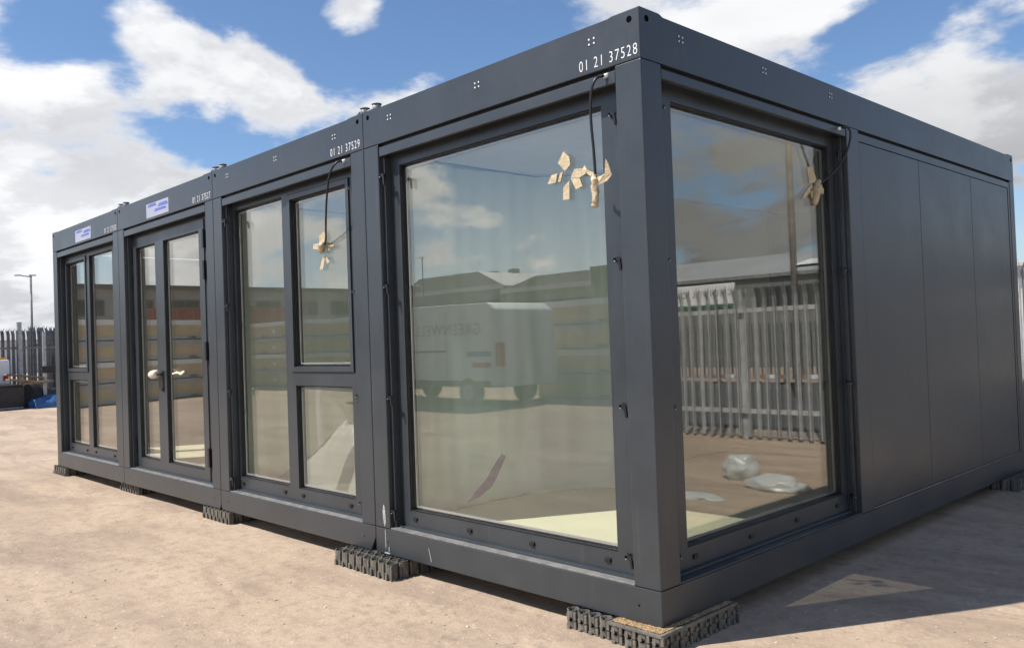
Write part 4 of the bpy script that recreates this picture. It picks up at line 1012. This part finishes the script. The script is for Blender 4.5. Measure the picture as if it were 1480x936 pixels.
lit = N(nt, 'ShaderNodeMapRange', interpolation_type='SMOOTHSTEP'); lit.inputs[1].default_value = -.09; lit.inputs[2].default_value = .15
L(nt, MATH('SUBTRACT', d1, MATH('ADD', d2, MATH('MULTIPLY', MATH('SUBTRACT', n3, .5), .12))), lit.inputs[0])
thick = N(nt, 'ShaderNodeMapRange', interpolation_type='SMOOTHSTEP'); thick.inputs[1].default_value = .62; thick.inputs[2].default_value = .85; L(nt, d1, thick.inputs[0])
n4 = cnoise((2.2, 7.7, 3.), 1.6, 6., .55)
low = N(nt, 'ShaderNodeMapRange', interpolation_type='SMOOTHSTEP'); low.inputs[1].default_value = .40; low.inputs[2].default_value = .66; L(nt, n4, low.inputs[0])
shade = MATH('MULTIPLY', MATH('MULTIPLY_ADD', MATH('SUBTRACT', 1., lit.outputs[0]), .55, MATH('MULTIPLY', low.outputs[0], .45)), MATH('MULTIPLY_ADD', thick.outputs[0], .36, .34))
shade = MATH('MINIMUM', shade, 1.)
cc = N(nt, 'ShaderNodeMix', data_type='RGBA'); cc.inputs[6].default_value = (.93, .935, .95, 1); cc.inputs[7].default_value = (.46, .475, .52, 1); L(nt, shade, cc.inputs[0])
tint = N(nt, 'ShaderNodeMix', data_type='RGBA', blend_type='MULTIPLY'); tint.inputs[0].default_value = 1.; tint.inputs[7].default_value = (.92, 1., 1.10, 1)
L(nt, sky.outputs[0], tint.inputs[6])
bgs = N(nt, 'ShaderNodeBackground', Strength=.095); L(nt, tint.outputs[2], bgs.inputs['Color'])
bgc = N(nt, 'ShaderNodeBackground', Strength=.80); L(nt, cc.outputs[2], bgc.inputs['Color'])
# clouds round the sun glow brighter than those opposite it
sdot = N(nt, 'ShaderNodeVectorMath', operation='DOT_PRODUCT'); L(nt, DIR, sdot.inputs[0]); sdot.inputs[1].default_value = SUN
sg = N(nt, 'ShaderNodeMapRange', interpolation_type='SMOOTHSTEP'); sg.inputs[1].default_value = .30; sg.inputs[2].default_value = .98; sg.inputs[3].default_value = .81; sg.inputs[4].default_value = 1.75; L(nt, sdot.outputs['Value'], sg.inputs[0])
sg2 = N(nt, 'ShaderNodeMapRange', interpolation_type='SMOOTHSTEP'); sg2.inputs[1].default_value = -.55; sg2.inputs[2].default_value = .02; sg2.inputs[3].default_value = .50; L(nt, sdot.outputs['Value'], sg2.inputs[0])
# unseen clouds overhead, dimmed on purpose to darken the shaded side and ground
ov = N(nt, 'ShaderNodeMapRange', interpolation_type='SMOOTHSTEP'); ov.inputs[1].default_value = .45; ov.inputs[2].default_value = .78; ov.inputs[3].default_value = 1.; ov.inputs[4].default_value = .5; L(nt, sep.outputs[2], ov.inputs[0])
L(nt, MATH('MULTIPLY', MATH('MULTIPLY', sg.outputs[0], sg2.outputs[0]), ov.outputs[0]), bgc.inputs['Strength'])
# thin bright haze towards the horizon
hz = N(nt, 'ShaderNodeMapRange', interpolation_type='SMOOTHSTEP'); hz.inputs[1].default_value = .22; hz.inputs[2].default_value = 0.; hz.inputs[4].default_value = .5; L(nt, sep.outputs[2], hz.inputs[0])
cf = MATH('MAXIMUM', cov.outputs[0], hz.outputs[0])
mx = N(nt, 'ShaderNodeMixShader'); L(nt, cf, mx.inputs[0]); L(nt, bgs.outputs[0], mx.inputs[1]); L(nt, bgc.outputs[0], mx.inputs[2])
L(nt, mx.outputs[0], out.inputs['Surface'])

# ------------------------------------------------------------------ render settings
vs = scene.view_settings; scene.display_settings.display_device = 'sRGB'
vs.view_transform = 'Standard'; vs.look = 'None'; vs.exposure = .42; vs.gamma = 1.; vs.use_curve_mapping = False
scene.render.engine = 'CYCLES'
cy_ = scene.cycles; cy_.use_denoising = True
try: cy_.denoiser = 'OPENIMAGEDENOISE'
except Exception: pass
cy_.max_bounces = 12; cy_.diffuse_bounces = 4; cy_.glossy_bounces = 6; cy_.transmission_bounces = 6; cy_.transparent_max_bounces = 24
cy_.caustics_reflective = False; cy_.caustics_refractive = False; cy_.sample_clamp_indirect = 6.
